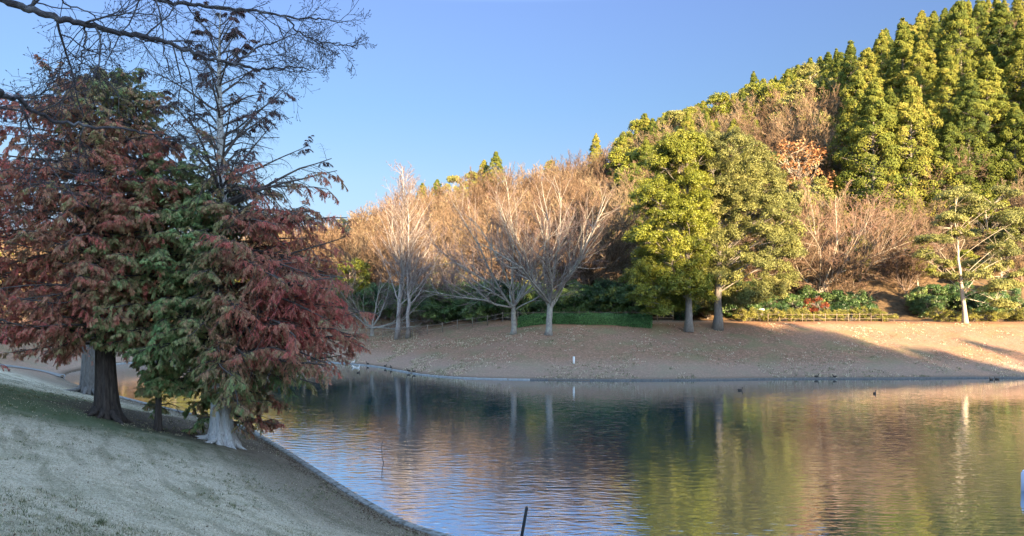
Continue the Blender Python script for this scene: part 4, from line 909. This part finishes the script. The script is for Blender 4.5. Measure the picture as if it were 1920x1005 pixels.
# ------------------------------------------------------------------ small things
M_['white_paint'] = plain_mat('white_paint', (.72, .71, .68), .5, .08)
M_['grey_wood'] = plain_mat('weathered_wood', (.20, .16, .12), .85, .3)
M_['black_wood'] = plain_mat('black_stake', (.012, .012, .014), .55, .3)
M_['pale_wood'] = plain_mat('pale_wood', (.15, .115, .08), .8, .2)
# marker post on the bank
p = gxy(1076, 683); r_ = empty('marker_post', (p[0], p[1], p[2]-.03), R(12), 1, 'short white marker post standing alone on the far bank near the water', 'post')
m = MB(); m.box((0, 0, .30), (.16, .12, .70), bev=.015); m.build('post', M_['white_paint'], r_)
m = MB(); m.box((0, 0, .665), (.18, .14, .03), bev=.01); m.build('cap', M_['white_paint'], r_)
# sign board
p = gxy(1428, 602); m_ = p[1]/F; h = 24*m_; r_ = empty('sign_board', (p[0], p[1], p[2]-.05), R(4), 1, 'small blank white sign on a thin pale post beside the sunlit shrubs', 'sign')
m = MB(); m.box((0, .03, h/2), (.07, .05, h), bev=.008); m.build('post', M_['pale_wood'], r_)
m = MB(); m.box((0, -.02, h-.24), (.62, .03, .46), bev=.01); m.build('board', M_['white_paint'], r_)
p = gxy(1416, 602); r_ = empty('utility_box', (p[0], p[1]+.3, p[2]-.05), R(-6), 1, 'small dark box on a post just left of the white sign', 'box')
m = MB(); m.box((0, 0, .45), (.08, .08, 1.0), bev=.01); m.build('post', M_['grey_wood'], r_)
m = MB(); m.box((0, 0, 1.1), (.34, .22, .42), bev=.03); m.build('case', M_['black_wood'], r_)
m = MB(); m.box((0, 0, 1.32), (.40, .28, .03), bev=.01); m.build('lid', M_['black_wood'], r_)
# fences
def fence(name, x0, x1, d0, d1, n, h, rails, mat, label, pr=.045):
    A, B = A3((x0-960)/F*d0, d0, 0), A3((x1-960)/F*d1, d1, 0); r_ = empty(name, (A[0], A[1], G(A[0], A[1])), 0, 1, label, 'fence'); o = A3(*r_.location)
    P = [A+(B-A)*i/(n-1) for i in range(n)]; P = [A3(q[0], q[1], G(q[0], q[1])) for q in P]; pm = MB(); pm.tube([(0, 0, -.3), (0, 0, h), (0, 0, h+.03)], [pr, pr, pr*.6], 8)
    ob = pm.build('post', mat, r_)
    for i, q in enumerate(P):
        e = ob if i == 0 else ob.copy()
        if i: C.objects.link(e); e.parent = r_
        e.location = tuple(q-o)
    for z in rails:
        rm = MB(); rm.tube([tuple(q-o+A3(0, -.05, z+rg.normal(0, .02))) for q in P], [.024]*n, 6); rm.build('rail', mat, r_)
fence('rail_fence', 690, 1262, 90.5, 87.5, 21, 1.15, (.5, 1.05), M_['grey_wood'], 'dark two-rail fence in the shade behind the clipped hedge')
fence('low_fence', 1440, 1676, 85.6, 85.8, 12, .95, (.35, .85), M_['pale_wood'], 'low pale fence in front of the sunlit shrubs, ending at an opening')
# stake and float
x, y = at(974, 1005, 20.3)[0], 20.3
r_ = empty('wooden_stake', (x-.14, y, -.5), 0, 1, 'thin black stake leaning out of the water at the bottom of the picture', 'stake')
T = at(988, 950, y)-A3(x-.14, y, -.5); m = MB(); m.tube([T*0, T*.5, T*.985, T], [.046, .044, .042, .03], 10); m.build('stake', M_['black_wood'], r_)
d = 27.3; p = at(1912, 940, d)
r_ = empty('float_box', (p[0]+.86, d+.2, 0), R(30), 1, 'pale blue-white box floating on the water at the right edge', 'float')
m = MB(); m.box((0, 0, .28), (.85, .85, .86), bev=.04); m.build('body', plain_mat('pale_plastic', (.66, .66, .80), .4, .05), r_)
m = MB(); m.box((0, 0, .735), (.80, .80, .05), bev=.02); m.build('lid', plain_mat('pale_lid', (.66, .70, .90), .4, .05), r_)
# dead twig in the water
p = at(722, 868, 32.3); m = MB(); rg = rs(3)
q = [A3(0, 0, -.25), A3(-.12, 0, .25), A3(-.16, .02, .7), A3(-.05, .02, 1.1), A3(.12, .03, 1.35)]
m.tube(q, [.02, .018, .014, .01, .005], 6)
for i in range(9):
    b = q[1+i % 3]+A3(0, 0, rg.random()*.3); e = b+A3(.25+.3*rg.random(), rg.normal(0, .15), .25*rg.normal(0, 1)); k = bez(b, (b+e)/2+A3(0, 0, .12), e, 5); m.lines(k[None], np.linspace(.009, .003, 5)[None], 4)
o = m.build('dead_branch', M_['grey_bark']); o.location = (p[0], p[1], 0); tag(o, 'thin dead branch sticking out of the water in front of the slender pair', 'branch')

# ---- ducks
def duck(loc, rz, label, pale=False, s=1.0, up=False):
    root = empty('duck', loc, rz, s, label, 'duck', 'ducks on the pond'); m = MB()
    # body, neck and head in one tapered surface, tail to crown
    pts = [(-.23, 0, .13), (-.19, 0, .12), (-.12, 0, .10), (-.02, 0, .09), (.08, 0, .10), (.135, 0, .14), (.15, 0, .20), (.155, 0, .25), (.175, 0, .285), (.205, 0, .285), (.222, 0, .278)]
    rad = [.008, .035, .075, .095, .085, .055, .034, .030, .042, .036, .012]
    m.tube(pts, rad, 12, mod=lambda a, th: 1.0); m.build('body', DM['pale' if pale else 'brown'], root, smooth=True)
    b = MB(); b.box((.245, 0, .27), (.05, .026, .014), bev=.006); b.build('bill', DM['bill'], root)
    for sg in (-1, 1):
        wv = MB(); wv.tube([(.07, sg*.062, .135), (0, sg*.078, .14), (-.1, sg*.062, .145), (-.2, sg*.025, .155)], [.012, .035, .03, .006], 8); wv.build('wing', DM['grey' if pale else 'dark'], root, smooth=True)
DM = dict(pale=plain_mat('pale_plumage', (.62, .60, .56), .8), brown=plain_mat('brown_plumage', (.06, .042, .03), .8, .4, 60), dark=plain_mat('dark_plumage', (.025, .02, .018), .8), grey=plain_mat('grey_plumage', (.35, .34, .33), .8), bill=plain_mat('bill', (.35, .22, .05), .5))
def shore_y(px):
    i = np.argmin(np.abs(960+F*FARS[:, 0]/np.maximum(FARS[:, 1], 30)-px)); return FARS[i]
dk = [(692, 'edge', 'dark duck on the kerb, nearest to the red foliage', 0), (721, 'edge', 'dark duck on the kerb, left one of the close two in the middle', 0), (733, 'edge', 'dark duck on the kerb, right one of the close two in the middle', 0),
      (769, 'edge', 'dark duck on the kerb in front of the slender pair, left one', 0), (776, 'edge', 'dark duck on the kerb in front of the slender pair, right one', 0), (655, 'edge', 'pale duck on the kerb beside the tip of the red foliage', 1),
      (664, 689, 'pale duck swimming near the red foliage, left one', 1), (671, 690, 'pale duck swimming near the red foliage, right one', 1), (672, 699, 'small dark duck swimming below the two pale ones', 0),
      (1536, 'edge', 'dark duck at the water edge, left one at the middle of the far bank', 0), (1572, 'edge', 'dark duck at the water edge, right one at the middle of the far bank', 0),
      (1640, 738, 'lone dark duck swimming in the golden reflection', 0), (1388, 732, 'tiny duck swimming in the dark reflection below the big evergreens', 0), (1856, 711.5, 'dark duck at the water edge near the right end, left one', 0), (1866, 711, 'dark duck at the water edge near the right end, right one', 0)]
rg = rs(8)
for px, py, lab, pale in dk:
    if py == 'edge': q = shore_y(px); n_ = 1.0; loc = (q[0], q[1]+.08, .13)
    else: d = F*EYE/(py-YH); loc = ((px-960)/F*d, d, -.05)
    if py != 'edge' and py > 705 and py < 715: loc = (loc[0], loc[1]-.2, -.05)
    duck(loc, rg.choice([0, math.pi])+rg.normal(0, .5), lab, bool(pale), .95)

# ------------------------------------------------------------------ grass and fallen leaves on the near bank
M_['grass'] = leaf_mat('grass_blades', [(0, (.05, .075, .03)), (.35, (.13, .14, .065)), (.6, (.42, .35, .24)), (1, (.68, .565, .42))], .6, .2, 0, .8, .1)
M_['dead_leaf'] = leaf_mat('dead_leaves', [(0, (.05, .03, .02)), (.5, (.15, .085, .05)), (1, (.34, .22, .15))], .4, .1, 0, .8, .1)
def scatter(n, seed, rmin, rmax, a0=-37, a1=12, pw=1.0):
    rg = rs(seed); u = rg.random(n); r_ = rmin*(rmax/rmin)**(u**pw); a = np.radians(a0+(a1-a0)*rg.random(n)); x, y = r_*np.sin(a), r_*np.cos(a); s = shore(x, y); k = s > .35
    return x[k], y[k], s[k], rg
x, y, s, rg = scatter(230000, 1, 5.2, 32); z = ground(x, y); m = len(x); c = MB()
nz_ = vn(x, y, .9, 14)*.5; A = np.stack([rg.normal(0, .75, m), rg.normal(0, .75, m), .55+.5*rg.random(m)], 1)
wob = vn(x, y, .35, 15); rut = np.exp(-((((s+wob*.5) % 1.24)-.62)/.12)**2)
tn = .60+.16*rg.normal(0, 1, m)-.26*np.clip(nz_, 0, 1)-.10*rut-.25*np.exp(-((s-.0)/3)**2)+.14*vn(s*2.2, (x*.55-y*.83)*.3, 1.0, 41)-.6*np.exp(-((x+20)/8)**2-((y-30.5)/4)**2)  # last term: darker green blades under the left trees, shade put into the tint
dist = np.hypot(x, y)
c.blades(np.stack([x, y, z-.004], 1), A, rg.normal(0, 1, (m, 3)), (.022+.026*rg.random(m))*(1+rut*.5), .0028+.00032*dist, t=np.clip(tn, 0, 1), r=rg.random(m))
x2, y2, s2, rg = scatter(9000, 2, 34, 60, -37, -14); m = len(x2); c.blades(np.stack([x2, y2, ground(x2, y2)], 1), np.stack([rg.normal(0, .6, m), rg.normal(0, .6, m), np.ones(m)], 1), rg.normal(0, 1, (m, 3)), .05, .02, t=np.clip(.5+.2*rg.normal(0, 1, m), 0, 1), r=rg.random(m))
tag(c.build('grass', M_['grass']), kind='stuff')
c = MB(); x, y, s, rg = scatter(2600, 3, 5.2, 45); m = len(x); cand = [(x, y)]
# debris line beside the kerb
k = rs(31); n = 9000; i = k.integers(0, len(NEAR)-1, n); f = k.random(n)[:, None]; E = NEAR[i]*(1-f)+NEAR[i+1]*f; ok = (E[:, 1] > 10) & (E[:, 1] < 60) & (E[:, 0] < 25); E = E[ok]; off = .32+np.abs(k.normal(0, .35, len(E)))*(1+.5*np.sin(E[:, 0]*3))
T = nrm(np.gradient(NEAR, axis=0))[i][ok]; N = np.stack([T[:, 1], -T[:, 0]], 1); q = E+N*off[:, None]; bad = shore(q[:, 0], q[:, 1]) < 0; q[bad] = (E-N*off[:, None])[bad]
x = np.concatenate([x, q[:, 0]]); y = np.concatenate([y, q[:, 1]]); z = ground(x, y); m = len(x); edge_ = np.arange(m) >= m-len(q)
c.blades(np.stack([x, y, z+.015], 1), np.stack([rg.normal(0, 1, m), rg.normal(0, 1, m), .15*rg.normal(0, 1, m)], 1), np.stack([rg.normal(0, .35, m), rg.normal(0, .35, m), np.ones(m)], 1), .05+.04*rg.random(m), .04, t=np.where(edge_, .25*rg.random(m), rg.random(m)), r=rg.random(m))
tag(c.build('fallen_leaves', M_['dead_leaf']), kind='stuff')
# longer tuft near the bottom edge
p = hits([(188, 985)])[0]; c = MB(); m = 130; rg = rs(4); A = np.stack([rg.normal(0, .5, m), rg.normal(0, .5, m), np.ones(m)], 1)
c.blades(np.stack([rg.normal(0, .06, m), rg.normal(0, .05, m), np.full(m, -.01)], 1), A, rg.normal(0, 1, (m, 3)), .09+.08*rg.random(m), .006, t=.12+.2*rg.random(m), r=rg.random(m))
o = c.build('grass_tuft', M_['grass']); o.location = p; tag(o, 'dark green grass tuft on the pale lawn at the bottom left', 'grass tuft')

# paved path on the far side of the lawn at the left
pp = np.array(hits([(235, 716), (157, 712), (100, 701), (40, 690), (-40, 680), (-160, 668)]))
pl = catmull([(a, b) for a, b, c in pp], 8); T = nrm(np.gradient(pl, axis=0)); N = np.stack([-T[:, 1], T[:, 0]], 1)
V = np.stack([np.concatenate([pl+N*k, (ground(pl[:, 0]+N[:, 0]*k, pl[:, 1]+N[:, 1]*k)+.05)[:, None]], 1) for k in (-.7, -.35, 0, .35, .7)], 1); k = 5
i = np.arange(len(pl)-1)[:, None]*k+np.arange(k-1)[None]; mb = MB(); mb.add(V.reshape(-1, 3), Q=np.stack([i, i+1, i+k+1, i+k], -1).reshape(-1, 4))
tag(mb.build('path', plain_mat('worn_path', (.16, .155, .15), .9, .3, 3)), kind='structure')

# tufts of longer grass and leaf drifts that break up the two banks
c = MB(); x, y, s, rg = scatter(9000, 51, 5.5, 45, -37, 10); keep = (vn(x*.6, y*.6, 1.0, 52) > .12) & (s > .5); x, y = x[keep], y[keep]; m0 = len(x); n = 9
X, Y = np.repeat(x, n)+rg.normal(0, .035, m0*n), np.repeat(y, n)+rg.normal(0, .035, m0*n); m = len(X)
c.blades(np.stack([X, Y, ground(X, Y)-.005], 1), np.stack([rg.normal(0, .45, m), rg.normal(0, .45, m), np.ones(m)], 1), rg.normal(0, 1, (m, 3)), .05+.05*rg.random(m), .004+.0004*np.hypot(X, Y), t=np.repeat(.22+.4*rg.random(m0), n), r=rg.random(m))
px_ = 560+1380*rg.random(9000); f_ = rg.random(9000); i_ = np.clip(((px_-560)/1380*(len(FARS)-1)).astype(int), 0, len(FARS)-2); k_ = rg.integers(20, len(FARS)-12, 9000); B_ = FARS[k_]
X, Y = B_[:, 0]+rg.normal(0, 1.2, 9000), B_[:, 1]+.25+f_**1.6*17; ok = (shore(X, Y) > .3) & (vn(X, Y, .55, 53) > -.1*(1-f_)); X, Y, f_ = X[ok], Y[ok], f_[ok]; n = 6; m0 = len(X)
X, Y = np.repeat(X, n)+rg.normal(0, .10, m0*n), np.repeat(Y, n)+rg.normal(0, .06, m0*n); m = len(X)
c.blades(np.stack([X, Y, ground(X, Y)-.01], 1), np.stack([rg.normal(0, .5, m), rg.normal(0, .5, m), np.ones(m)], 1), rg.normal(0, 1, (m, 3)), .09+.12*rg.random(m), .035, t=np.repeat(np.clip(.25+.65*rg.random(m0), 0, 1), n), r=rg.random(m))
tag(c.build('grass_tufts', M_['grass']), kind='stuff')
